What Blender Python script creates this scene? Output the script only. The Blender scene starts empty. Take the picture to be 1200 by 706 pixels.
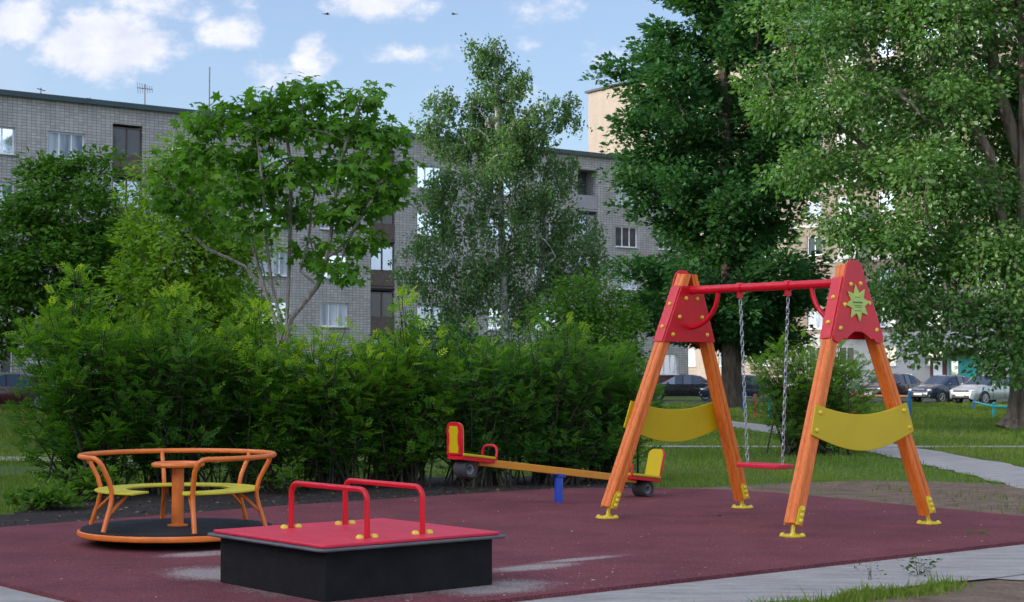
import bpy, math, random
import numpy as np
from mathutils import Vector, Matrix

random.seed(7)
RNG = np.random.default_rng(11)
sc = bpy.context.scene
COL = sc.collection
PI = math.pi
rad = math.radians

# ------------------------------------------------------------------ camera model
F, HZ, CAMH = 2000.0, 432.0, 1.4
PITCH = math.atan((HZ - 353.0) / F)
cp, sp = math.cos(PITCH), math.sin(PITCH)
GZ = -0.045                                   # lawn level (rubber surface is 0)

def at(px, py, D):
    """point at depth D seen at photo pixel (px, py)"""
    x = (px - 600.0) / F; y = -(py - 353.0) / F
    k = D / (cp - y * sp)
    return Vector((x * k, D, CAMH + k * (sp + y * cp)))

def gnd(px, py, z=0.0):
    x = (px - 600.0) / F; y = -(py - 353.0) / F
    k = (z - CAMH) / (sp + y * cp)
    return (x * k, k * (cp - y * sp))

def tz(y):
    t = min(1.0, max(0.0, (y - 45.0) / 43.0)); t = t * t * (3 - 2 * t)
    return GZ - 0.36 * t

def tz_np(y):
    t = np.clip((y - 45.0) / 43.0, 0, 1); t = t * t * (3 - 2 * t)
    return GZ - 0.36 * t

# ------------------------------------------------------------------ object helpers
def tag(o, label=None, cat=None, group=None, kind=None):
    if label: o['label'] = label
    if cat: o['category'] = cat
    if group: o['group'] = group
    if kind: o['kind'] = kind
    return o

def empty(name, loc=(0, 0, 0), rz=0.0):
    o = bpy.data.objects.new(name, None); COL.objects.link(o)
    o.location = loc; o.rotation_euler = (0, 0, rz); o.empty_display_size = 0.2
    return o

def link(name, me, mat=None, parent=None, loc=None):
    o = bpy.data.objects.new(name, me); COL.objects.link(o)
    if mat is not None and not me.materials: me.materials.append(mat)
    if parent is not None: o.parent = parent
    if loc is not None: o.location = loc
    return o

class MB:
    """collects shapes into ONE mesh"""
    def __init__(s): s.v = []; s.f = []
    def add(s, vs, fs):
        b = len(s.v); s.v += [tuple(p) for p in vs]; s.f += [tuple(i + b for i in f) for f in fs]; return s
    def box(s, c, d, M=None):
        x, y, z = c; a, b, h = d[0] / 2, d[1] / 2, d[2] / 2
        vs = [Vector((x + i * a, y + j * b, z + k * h)) for k in (-1, 1) for j in (-1, 1) for i in (-1, 1)]
        if M is not None: vs = [M @ p for p in vs]
        return s.add(vs, [(0, 2, 3, 1), (4, 5, 7, 6), (0, 1, 5, 4), (2, 6, 7, 3), (0, 4, 6, 2), (1, 3, 7, 5)])
    def quad(s, a, b, c, d): return s.add([a, b, c, d], [(0, 1, 2, 3)])
    def tube(s, pts, r, n=10, closed=False, caps=True, flat=1.0):
        P = [Vector(p) for p in pts]; m = len(P)
        R = r if isinstance(r, (list, tuple)) else [r] * m
        vs = []; up = None
        for i, p in enumerate(P):
            if closed: t = P[(i + 1) % m] - P[i - 1]
            else: t = P[min(i + 1, m - 1)] - P[max(i - 1, 0)]
            t = t.normalized() if t.length > 1e-9 else Vector((0, 0, 1))
            if up is None:
                up = Vector((0, 0, 1)) if abs(t.z) < 0.9 else Vector((1, 0, 0))
            a = (up - t * up.dot(t))
            a = a.normalized() if a.length > 1e-6 else t.orthogonal().normalized()
            up = a; b = t.cross(a)
            for k in range(n):
                w = 2 * PI * k / n
                vs.append(p + (a * math.cos(w) * flat + b * math.sin(w)) * R[i])
        fs = []
        for i in range(m if closed else m - 1):
            i2 = (i + 1) % m
            for k in range(n):
                k2 = (k + 1) % n
                fs.append((i * n + k, i * n + k2, i2 * n + k2, i2 * n + k))
        if caps and not closed:
            fs.append(tuple(range(n - 1, -1, -1))); fs.append(tuple((m - 1) * n + k for k in range(n)))
        return s.add(vs, fs)
    def lathe(s, prof, n=32, c=(0, 0, 0), cap=True):
        vs = []; m = len(prof)
        for r, z in prof:
            for k in range(n):
                w = 2 * PI * k / n
                vs.append((c[0] + r * math.cos(w), c[1] + r * math.sin(w), c[2] + z))
        fs = []
        for i in range(m - 1):
            for k in range(n):
                k2 = (k + 1) % n
                fs.append((i * n + k, i * n + k2, (i + 1) * n + k2, (i + 1) * n + k))
        if cap:
            fs.append(tuple(range(n - 1, -1, -1))); fs.append(tuple((m - 1) * n + k for k in range(n)))
        return s.add(vs, fs)
    def prism(s, poly, fn0, fn1):
        """poly: list of 2-D points; fn0/fn1 map (a,b) to 3-D for the two faces"""
        n = len(poly)
        vs = [fn0(*p) for p in poly] + [fn1(*p) for p in poly]
        fs = [tuple(range(n - 1, -1, -1)), tuple(range(n, 2 * n))]
        for i in range(n):
            j = (i + 1) % n
            fs.append((i, j, n + j, n + i))
        return s.add(vs, fs)
    def ball(s, c, r, n=8, m=5, sc3=(1, 1, 1)):
        prof = []
        vs = []
        for i in range(1, m):
            a = PI * i / m
            for k in range(n):
                w = 2 * PI * k / n
                vs.append((c[0] + r * sc3[0] * math.sin(a) * math.cos(w), c[1] + r * sc3[1] * math.sin(a) * math.sin(w), c[2] + r * sc3[2] * math.cos(a)))
        top = len(vs); vs.append((c[0], c[1], c[2] + r * sc3[2])); vs.append((c[0], c[1], c[2] - r * sc3[2]))
        fs = []
        for i in range(m - 2):
            for k in range(n):
                k2 = (k + 1) % n
                fs.append((i * n + k, (i + 1) * n + k, (i + 1) * n + k2, i * n + k2))
        for k in range(n):
            k2 = (k + 1) % n
            fs.append((top, k, k2)); fs.append((top + 1, (m - 2) * n + k2, (m - 2) * n + k))
        return s.add(vs, fs)
    def mesh(s, name, smooth=40, fix=True):
        me = bpy.data.meshes.new(name); me.from_pydata(s.v, [], s.f); me.update()
        if fix:
            import bmesh
            bm = bmesh.new(); bm.from_mesh(me); bmesh.ops.recalc_face_normals(bm, faces=bm.faces[:]); bm.to_mesh(me); bm.free()
        if smooth:
            me.polygons.foreach_set('use_smooth', [True] * len(me.polygons))
            me.set_sharp_from_angle(angle=rad(smooth))
        return me
    def build(s, name, mat, parent=None, bevel=0, smooth=40, fix=True, loc=None):
        o = link(name, s.mesh(name, smooth, fix), mat, parent, loc)
        if bevel:
            b = o.modifiers.new('bevel', 'BEVEL'); b.width = bevel; b.segments = 2; b.limit_method = 'ANGLE'; b.angle_limit = rad(40)
        return o

def np_mesh(name, V, Fa, attr=None, attr_name='rnd', smooth=False):
    me = bpy.data.meshes.new(name)
    n, k = Fa.shape
    me.vertices.add(len(V)); me.vertices.foreach_set('co', np.ascontiguousarray(V, dtype=np.float32).ravel())
    me.loops.add(n * k); me.loops.foreach_set('vertex_index', np.ascontiguousarray(Fa, dtype=np.int32).ravel())
    me.polygons.add(n); me.polygons.foreach_set('loop_start', np.arange(n, dtype=np.int32) * k)
    me.update(calc_edges=True)
    if attr is not None:
        a = me.attributes.new(attr_name, 'FLOAT', 'FACE'); a.data.foreach_set('value', np.ascontiguousarray(attr, dtype=np.float32))
    if smooth: me.polygons.foreach_set('use_smooth', np.ones(n, dtype=bool))
    return me

# ------------------------------------------------------------------ materials
def new_mat(name):
    m = bpy.data.materials.new(name); m.use_nodes = True
    nt = m.node_tree; nt.nodes.clear()
    out = nt.nodes.new('ShaderNodeOutputMaterial')
    return m, nt, out

def N(nt, t, **kw):
    n = nt.nodes.new(t)
    for k, v in kw.items():
        if k == 'inp':
            for a, b in v.items(): n.inputs[a].default_value = b
        else: setattr(n, k, v)
    return n

def rgba(c): return (c[0], c[1], c[2], 1.0)

def ramp(nt, stops):
    r = nt.nodes.new('ShaderNodeValToRGB'); e = r.color_ramp.elements
    while len(e) < len(stops): e.new(0.5)
    for i, (p, c) in enumerate(stops): e[i].position = p; e[i].color = rgba(c) if len(c) == 3 else c
    return r

def paint(name, col, rough=0.35, var=0.12, scale=6.0, metal=0.0, bump=0.0, bscale=60.0, dirt=0.25, spec=0.5, dirtcol=(0.10, 0.08, 0.06)):
    """painted / plain surface: slow colour variation, scuffs and a little dirt of its own shape"""
    m, nt, out = new_mat(name); L = nt.links.new
    b = N(nt, 'ShaderNodeBsdfPrincipled', inp={'Metallic': metal, 'Specular IOR Level': spec})
    tc = N(nt, 'ShaderNodeTexCoord')
    n1 = N(nt, 'ShaderNodeTexNoise', inp={'Scale': scale, 'Detail': 5.0, 'Roughness': 0.6})
    n2 = N(nt, 'ShaderNodeTexNoise', inp={'Scale': scale * 5, 'Detail': 8.0, 'Roughness': 0.7})
    L(tc.outputs['Object'], n1.inputs['Vector']); L(tc.outputs['Object'], n2.inputs['Vector'])
    r = ramp(nt, [(0.3, tuple(c * (1 - var) for c in col)), (0.7, tuple(min(1, c * (1 + var)) for c in col))])
    L(n1.outputs['Fac'], r.inputs['Fac'])
    mx = N(nt, 'ShaderNodeMix', data_type='RGBA')
    d = ramp(nt, [(0.58, (0, 0, 0)), (0.78, (dirt, dirt, dirt))]); L(n2.outputs['Fac'], d.inputs['Fac'])
    L(d.outputs['Color'], mx.inputs['Factor']); L(r.outputs['Color'], mx.inputs['A']); mx.inputs['B'].default_value = rgba(dirtcol)
    L(mx.outputs['Result'], b.inputs['Base Color'])
    rr = N(nt, 'ShaderNodeMapRange', inp={'To Min': max(0.05, rough - 0.1), 'To Max': min(1, rough + 0.15)})
    L(n2.outputs['Fac'], rr.inputs['Value']); L(rr.outputs['Result'], b.inputs['Roughness'])
    if bump:
        n3 = N(nt, 'ShaderNodeTexNoise', inp={'Scale': bscale, 'Detail': 6.0}); L(tc.outputs['Object'], n3.inputs['Vector'])
        bp = N(nt, 'ShaderNodeBump', inp={'Strength': bump, 'Distance': 0.01}); L(n3.outputs['Fac'], bp.inputs['Height']); L(bp.outputs['Normal'], b.inputs['Normal'])
    L(b.outputs['BSDF'], out.inputs['Surface'])
    return m

def leaf_mat(name, cols, trans=0.35, rough=0.5, spec=0.35, tcol=None):
    m, nt, out = new_mat(name); L = nt.links.new
    a = N(nt, 'ShaderNodeAttribute', attribute_name='rnd')
    k = len(cols)
    r = ramp(nt, [(i / (k - 1), (c[0] * 1.52, c[1] * 1.34, c[2] * 1.05)) for i, c in enumerate(cols)])
    L(a.outputs['Fac'], r.inputs['Fac'])
    b = N(nt, 'ShaderNodeBsdfPrincipled', inp={'Roughness': rough, 'Specular IOR Level': spec})
    t = N(nt, 'ShaderNodeBsdfTranslucent')
    L(r.outputs['Color'], b.inputs['Base Color'])
    g = N(nt, 'ShaderNodeMix', data_type='RGBA', blend_type='MULTIPLY', inp={'Factor': 1.0})
    L(r.outputs['Color'], g.inputs['A']); g.inputs['B'].default_value = rgba(tcol or (1.7, 1.9, 0.7))
    L(g.outputs['Result'], t.inputs['Color'])
    mx = N(nt, 'ShaderNodeMixShader', inp={'Fac': trans})
    L(b.outputs['BSDF'], mx.inputs[1]); L(t.outputs['BSDF'], mx.inputs[2]); L(mx.outputs['Shader'], out.inputs['Surface'])
    return m

def bark_mat(name, c1, c2, sx=9.0, sz=1.6, bump=0.8, marks=None):
    m, nt, out = new_mat(name); L = nt.links.new
    b = N(nt, 'ShaderNodeBsdfPrincipled', inp={'Roughness': 0.9, 'Specular IOR Level': 0.2})
    tc = N(nt, 'ShaderNodeTexCoord'); mp = N(nt, 'ShaderNodeMapping'); mp.inputs['Scale'].default_value = (sx, sx, sz)
    n1 = N(nt, 'ShaderNodeTexNoise', inp={'Scale': 1.0, 'Detail': 8.0, 'Roughness': 0.65})
    L(tc.outputs['Object'], mp.inputs['Vector']); L(mp.outputs['Vector'], n1.inputs['Vector'])
    r = ramp(nt, [(0.35, c1), (0.65, c2)]); L(n1.outputs['Fac'], r.inputs['Fac']); L(r.outputs['Color'], b.inputs['Base Color'])
    bp = N(nt, 'ShaderNodeBump', inp={'Strength': bump, 'Distance': 0.05}); L(n1.outputs['Fac'], bp.inputs['Height']); L(bp.outputs['Normal'], b.inputs['Normal'])
    L(b.outputs['BSDF'], out.inputs['Surface'])
    return m

def ground_mat(name, stops, scale=3.0, fine=120.0, bump=0.6, rough=0.95, bdist=0.02, fineamt=0.5, stretch=None):
    m, nt, out = new_mat(name); L = nt.links.new
    b = N(nt, 'ShaderNodeBsdfPrincipled', inp={'Roughness': rough, 'Specular IOR Level': 0.2})
    tc = N(nt, 'ShaderNodeTexCoord')
    n1 = N(nt, 'ShaderNodeTexNoise', inp={'Scale': scale, 'Detail': 8.0, 'Roughness': 0.65})
    n2 = N(nt, 'ShaderNodeTexNoise', inp={'Scale': fine, 'Detail': 4.0, 'Roughness': 0.7})
    mp = N(nt, 'ShaderNodeMapping'); L(tc.outputs['Object'], mp.inputs['Vector'])
    if stretch: mp.vector_type = 'POINT'; mp.inputs['Rotation'].default_value = (0, 0, -ANG); mp.inputs['Scale'].default_value = (stretch[0], stretch[1], 1)
    for n in (n1, n2): L(mp.outputs['Vector'], n.inputs['Vector'])
    mx = N(nt, 'ShaderNodeMath', operation='MULTIPLY_ADD', inp={1: fineamt, 2: 0.0}); L(n2.outputs['Fac'], mx.inputs[0])
    ad = N(nt, 'ShaderNodeMath', operation='MULTIPLY_ADD', inp={1: 1 - fineamt}); L(n1.outputs['Fac'], ad.inputs[0]); L(mx.outputs['Value'], ad.inputs[2])
    r = ramp(nt, stops); L(ad.outputs['Value'], r.inputs['Fac']); L(r.outputs['Color'], b.inputs['Base Color'])
    bp = N(nt, 'ShaderNodeBump', inp={'Strength': bump, 'Distance': bdist}); L(ad.outputs['Value'], bp.inputs['Height']); L(bp.outputs['Normal'], b.inputs['Normal'])
    L(b.outputs['BSDF'], out.inputs['Surface'])
    return m

def brick_mat(name, c1, c2, mortar, bw=0.26, bh=0.15, offset=0.0, ms=0.014, stain=0.25):
    m, nt, out = new_mat(name); L = nt.links.new
    b = N(nt, 'ShaderNodeBsdfPrincipled', inp={'Roughness': 0.85, 'Specular IOR Level': 0.25})
    tc = N(nt, 'ShaderNodeTexCoord'); sx = N(nt, 'ShaderNodeSeparateXYZ'); cx = N(nt, 'ShaderNodeCombineXYZ')
    L(tc.outputs['Object'], sx.inputs[0])
    ad = N(nt, 'ShaderNodeMath', operation='ADD'); L(sx.outputs['X'], ad.inputs[0]); L(sx.outputs['Y'], ad.inputs[1])
    L(ad.outputs[0], cx.inputs['X']); L(sx.outputs['Z'], cx.inputs['Y'])
    br = N(nt, 'ShaderNodeTexBrick', offset=offset, inp={'Scale': 1.0, 'Brick Width': bw, 'Row Height': bh, 'Mortar Size': ms, 'Color1': rgba(c1), 'Color2': rgba(c2), 'Mortar': rgba(mortar), 'Bias': 0.0})
    L(cx.outputs[0], br.inputs['Vector'])
    mp = N(nt, 'ShaderNodeMapping'); mp.inputs['Scale'].default_value = (1.0, 1.0, .28); L(tc.outputs['Object'], mp.inputs['Vector'])
    n1 = N(nt, 'ShaderNodeTexNoise', inp={'Scale': 0.7, 'Detail': 9.0, 'Roughness': 0.68}); L(mp.outputs['Vector'], n1.inputs['Vector'])
    r = ramp(nt, [(0.3, (1 - stain,) * 3), (0.7, (1.0, 1.0, 1.0))]); L(n1.outputs['Fac'], r.inputs['Fac'])
    mx = N(nt, 'ShaderNodeMix', data_type='RGBA', blend_type='MULTIPLY', inp={'Factor': 1.0})
    L(br.outputs['Color'], mx.inputs['A']); L(r.outputs['Color'], mx.inputs['B']); L(mx.outputs['Result'], b.inputs['Base Color'])
    bp = N(nt, 'ShaderNodeBump', inp={'Strength': 0.4, 'Distance': 0.02}); L(br.outputs['Fac'], bp.inputs['Height']); bp.invert = True; L(bp.outputs['Normal'], b.inputs['Normal'])
    L(b.outputs['BSDF'], out.inputs['Surface'])
    return m

M = {}
M['orange'] = paint('orange_paint', (0.72, 0.17, 0.022), 0.35, 0.14, 7, dirt=0.35)
M['timber'] = None
M['red'] = paint('red_paint', (0.60, 0.007, 0.020), 0.32, 0.10, 5, spec=.35, dirt=0.12, dirtcol=(0.25, 0.05, 0.05))
M['redplate'] = paint('red_plastic', (0.66, 0.014, 0.045), 0.42, 0.12, 4, dirt=0.35, dirtcol=(0.30, 0.10, 0.10))
M['yellow'] = paint('yellow_paint', (0.56, 0.40, 0.003), 0.42, 0.06, 3, dirt=0.08, spec=.3)
M['yellow2'] = paint('yellow_bracket', (0.70, 0.55, 0.01), 0.35, 0.10, 8, dirt=0.2)
M['seatyel'] = paint('seat_yellow_green', (0.60, 0.51, 0.015), 0.4, 0.08, 5, dirt=0.18)
M['bolt'] = paint('bolt_yellow', (0.75, 0.52, 0.04), 0.3, 0.08, 30, dirt=0.1)
M['star'] = paint('star_green', (0.42, 0.55, 0.10), 0.4, 0.12, 14, dirt=0.15)
M['black'] = paint('black_rubber', (0.011, 0.011, 0.012), 0.75, 0.3, 9, bump=0.5, bscale=110, spec=.2, dirt=0.5, dirtcol=(.070, .062, .056))
M['deck'] = paint('deck_black', (0.012, 0.013, 0.016), 0.62, 0.25, 12, spec=.25, bump=0.35, bscale=220, dirt=0.3, dirtcol=(0.07, 0.07, 0.075))
M['grey'] = paint('grey_sheet', (0.085, 0.088, 0.095), 0.5, 0.2, 8, dirt=0.4)
M['steel'] = paint('galvanised', (0.46, 0.48, 0.51), 0.36, 0.12, 40, metal=0.85, dirt=0.1)
M['blue'] = paint('blue_paint', (0.015, 0.06, 0.42), 0.35, 0.1, 9, dirt=0.15)
M['tyre'] = paint('tyre_rubber', (0.035, 0.035, 0.038), 0.7, 0.2, 20, bump=0.4, bscale=90, dirt=0.3, dirtcol=(0.12, 0.11, 0.10))
M['tyrepale'] = paint('tyre_inner_pale', (0.30, 0.30, 0.31), 0.7, 0.2, 20, dirt=0.4)
M['ink'] = paint('dark_print', (0.03, 0.06, 0.05), 0.5, 0.1, 20)
M['teal'] = paint('teal_paint', (0.02, 0.38, 0.40), 0.4, 0.1, 8)
M['fenceblue'] = paint('fence_blue', (0.02, 0.16, 0.38), 0.4, 0.1, 8)
M['fencered'] = paint('fence_red', (0.5, 0.10, 0.05), 0.45, 0.1, 8)
M['fenceorange'] = paint('fence_orange', (0.62, 0.27, 0.10), 0.45, 0.1, 8)
M['white'] = paint('white_frame', (0.78, 0.80, 0.82), 0.4, 0.04, 3, dirt=0.08)
M['mast'] = paint('mast_grey', (0.10, 0.11, 0.13), 0.5, 0.1, 8)
M['bird'] = paint('bird_dark', (0.02, 0.02, 0.022), 0.7, 0.2, 20)

def timber_mat():
    m, nt, out = new_mat('stained_timber'); L = nt.links.new
    b = N(nt, 'ShaderNodeBsdfPrincipled', inp={'Roughness': 0.42, 'Specular IOR Level': 0.4})
    tc = N(nt, 'ShaderNodeTexCoord'); mp = N(nt, 'ShaderNodeMapping'); mp.inputs['Scale'].default_value = (38, 38, 2.2)
    n1 = N(nt, 'ShaderNodeTexNoise', inp={'Scale': 1.0, 'Detail': 7.0, 'Roughness': 0.6, 'Distortion': 0.6})
    L(tc.outputs['Object'], mp.inputs['Vector']); L(mp.outputs['Vector'], n1.inputs['Vector'])
    r = ramp(nt, [(0.25, (0.56, 0.110, 0.012)), (0.5, (0.72, 0.165, 0.020)), (0.75, (0.82, 0.225, 0.035))])
    L(n1.outputs['Fac'], r.inputs['Fac']); L(r.outputs['Color'], b.inputs['Base Color'])
    bp = N(nt, 'ShaderNodeBump', inp={'Strength': 0.2, 'Distance': 0.005}); L(n1.outputs['Fac'], bp.inputs['Height']); L(bp.outputs['Normal'], b.inputs['Normal'])
    L(b.outputs['BSDF'], out.inputs['Surface'])
    return m
M['timber'] = timber_mat()

def pane_mat(name, base, metal, rough=0.05):
    m, nt, out = new_mat(name)
    b = N(nt, 'ShaderNodeBsdfPrincipled', inp={'Base Color': rgba(base), 'Metallic': metal, 'Roughness': rough})
    tc = N(nt, 'ShaderNodeTexCoord'); n = N(nt, 'ShaderNodeTexNoise', inp={'Scale': 1.3, 'Detail': 2.0})
    bp = N(nt, 'ShaderNodeBump', inp={'Strength': 0.08, 'Distance': 0.05})
    nt.links.new(tc.outputs['Object'], n.inputs['Vector']); nt.links.new(n.outputs['Fac'], bp.inputs['Height']); nt.links.new(bp.outputs['Normal'], b.inputs['Normal'])
    nt.links.new(b.outputs['BSDF'], out.inputs['Surface'])
    return m
def curtain_mat():
    m, nt, out = new_mat('pane_curtain'); L = nt.links.new
    b = N(nt, 'ShaderNodeBsdfPrincipled', inp={'Roughness': .08, 'Specular IOR Level': .7})
    tc = N(nt, 'ShaderNodeTexCoord'); wv = N(nt, 'ShaderNodeTexNoise', inp={'Scale': 2.6, 'Detail': 3.0, 'Roughness': .5})
    mp = N(nt, 'ShaderNodeMapping'); mp.inputs['Scale'].default_value = (1, 1, .10); L(tc.outputs['Object'], mp.inputs['Vector']); L(mp.outputs['Vector'], wv.inputs['Vector'])
    r = ramp(nt, [(.34, (.16, .20, .25)), (.5, (.36, .42, .48)), (.66, (.52, .57, .62))]); L(wv.outputs['Fac'], r.inputs['Fac']); L(r.outputs['Color'], b.inputs['Base Color']); L(b.outputs['BSDF'], out.inputs['Surface'])
    return m
PANES = [pane_mat('pane_sky', (0.62, 0.70, 0.80), 0.9), pane_mat('pane_dark', (0.03, 0.04, 0.05), 0.0), pane_mat('pane_mid', (0.30, 0.36, 0.43), 0.75), curtain_mat()]
M['carglass'] = pane_mat('car_glass', (0.05, 0.07, 0.10), 0.35, 0.03)
M['lamp'] = pane_mat('headlamp', (0.75, 0.78, 0.82), 0.6, 0.08)

# ------------------------------------------------------------------ terrain, paths
A2 = np.array([0.7705, 0.6374]); B2 = np.array([-0.6374, 0.7705])    # playground grid directions
ANG = math.atan2(0.6374, 0.7705)
P0 = np.array([-0.05, 10.45])
def grid(s, t): return tuple(P0 + A2 * s + B2 * t)

RUBBER = [grid(-2.04, 0), (5.6, 15.12), (4.9, 16.2), (3.99, 17.7), (3.3, 18.9), (2.8, 19.55), (2.3, 19.9), (1.6, 20.1), (0.9, 20.1), (0.4, 19.92), (0, 19.6), (-2.36, 17.5), (-4.54, 15.1), (-5.6, 14.0)]
SOIL = [(-6.4, 14.0), (-5.6, 13.95), (-4.5, 15.0), (-2.3, 17.4), (0, 19.5), (0.9, 20.0), (1.5, 20.05), (1.6, 21.0), (1.7, 22.2), (0.6, 23.0), (-2.0, 22.4), (-4.3, 21.0), (-5.4, 19.3), (-4.9, 17.3), (-5.2, 16.0), (-6.8, 15.2)]
DIRT = [(5.6, 15.0), (4.8, 16.1), (3.9, 17.6), (3.2, 18.8), (2.7, 19.45), (2.2, 19.8), (1.5, 20.0), (1.4, 20.5), (2.6, 20.75), (3.4, 21.5), (4.4, 21.9), (5.5, 21.7), (6.4, 21.0), (8.2, 19.6), (9.5, 15.5), (7, 13.8)]
DIRT2 = [grid(-1.0, -0.98), grid(9.5, -0.98), (9.0, 10.5), (6.0, 5.0), (1.0, 5.0), (-1.0, 7.5)]

def inpoly(px, py, poly):
    inside = np.zeros(px.shape, bool); n = len(poly); j = n - 1
    for i in range(n):
        xi, yi = poly[i]; xj, yj = poly[j]
        c = ((yi > py) != (yj > py)) & (px < (xj - xi) * (py - yi) / (yj - yi + 1e-12) + xi)
        inside ^= c; j = i
    return inside

def rough_outline(poly, step=0.12, amp=0.10, seed=3, keep=None):
    r = np.random.default_rng(seed); out = []
    n = len(poly)
    for i in range(n):
        a = np.array(poly[i]); b = np.array(poly[(i + 1) % n]); d = b - a; l = np.hypot(*d); m = max(1, int(l / step)); nrm = np.array([d[1], -d[0]]) / max(l, 1e-6)
        for k in range(m):
            out.append(tuple(a + d * k / m + nrm * r.normal(0, amp) * (0.5 + 0.5 * math.sin(k * 0.7 + i))))
    return out

def sheet(name, polys, z, mat, thick=0.0):
    """flat sheet from one outline or a list of outlines that butt together"""
    from mathutils.geometry import tessellate_polygon
    if not isinstance(polys[0], list): polys = [polys]
    mb = MB()
    for poly in polys:
        P = [(float(p[0]), float(p[1]), z) for p in poly]
        tr = []
        for t in tessellate_polygon([[Vector(p) for p in P]]):
            q = [Vector(P[i]) for i in t]
            tr.append(tuple(t) if (q[1] - q[0]).cross(q[2] - q[0]).z > 0 else tuple(reversed(t)))
        n = len(P)
        if thick:
            lo = [(p[0], p[1], z - thick) for p in P]
            mb.add(P + lo, tr + [(i, (i + 1) % n, n + (i + 1) % n, n + i) for i in range(n)])
        else: mb.add(P, tr)
    o = mb.build(name, mat, smooth=0, fix=False); o['kind'] = 'structure'
    return o

M['lawn'] = ground_mat('lawn_soil', [(0.3, (0.045, 0.070, 0.015)), (0.5, (0.070, 0.115, 0.022)), (0.62, (0.10, 0.14, 0.032)), (0.75, (0.15, 0.14, 0.06))], 0.9, 45, 0.8)
M['soil'] = ground_mat('dark_soil', [(0.3, (0.022, 0.018, 0.016)), (0.5, (0.045, 0.036, 0.032)), (0.7, (0.085, 0.070, 0.062))], 3.5, 60, 1.0, bdist=0.05)
M['dirt'] = ground_mat('dry_dirt', [(0.3, (0.070, 0.046, 0.030)), (0.45, (0.165, 0.112, 0.074)), (0.58, (0.25, 0.178, 0.122)), (0.75, (0.36, 0.275, 0.20))], 3.4, 38, 1.0, bdist=0.05)
M['concrete'] = ground_mat('old_concrete', [(0.3, (0.15, 0.14, 0.13)), (0.45, (0.32, 0.295, 0.27)), (0.58, (0.43, 0.40, 0.36)), (0.75, (0.53, 0.49, 0.45))], 3.2, 50, 0.9, bdist=0.02, rough=0.9, stretch=(.55, 2.6))
M['asphalt'] = ground_mat('asphalt', [(0.3, (0.045, 0.045, 0.048)), (0.7, (0.10, 0.10, 0.10))], 1.0, 80, 0.5)

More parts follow.
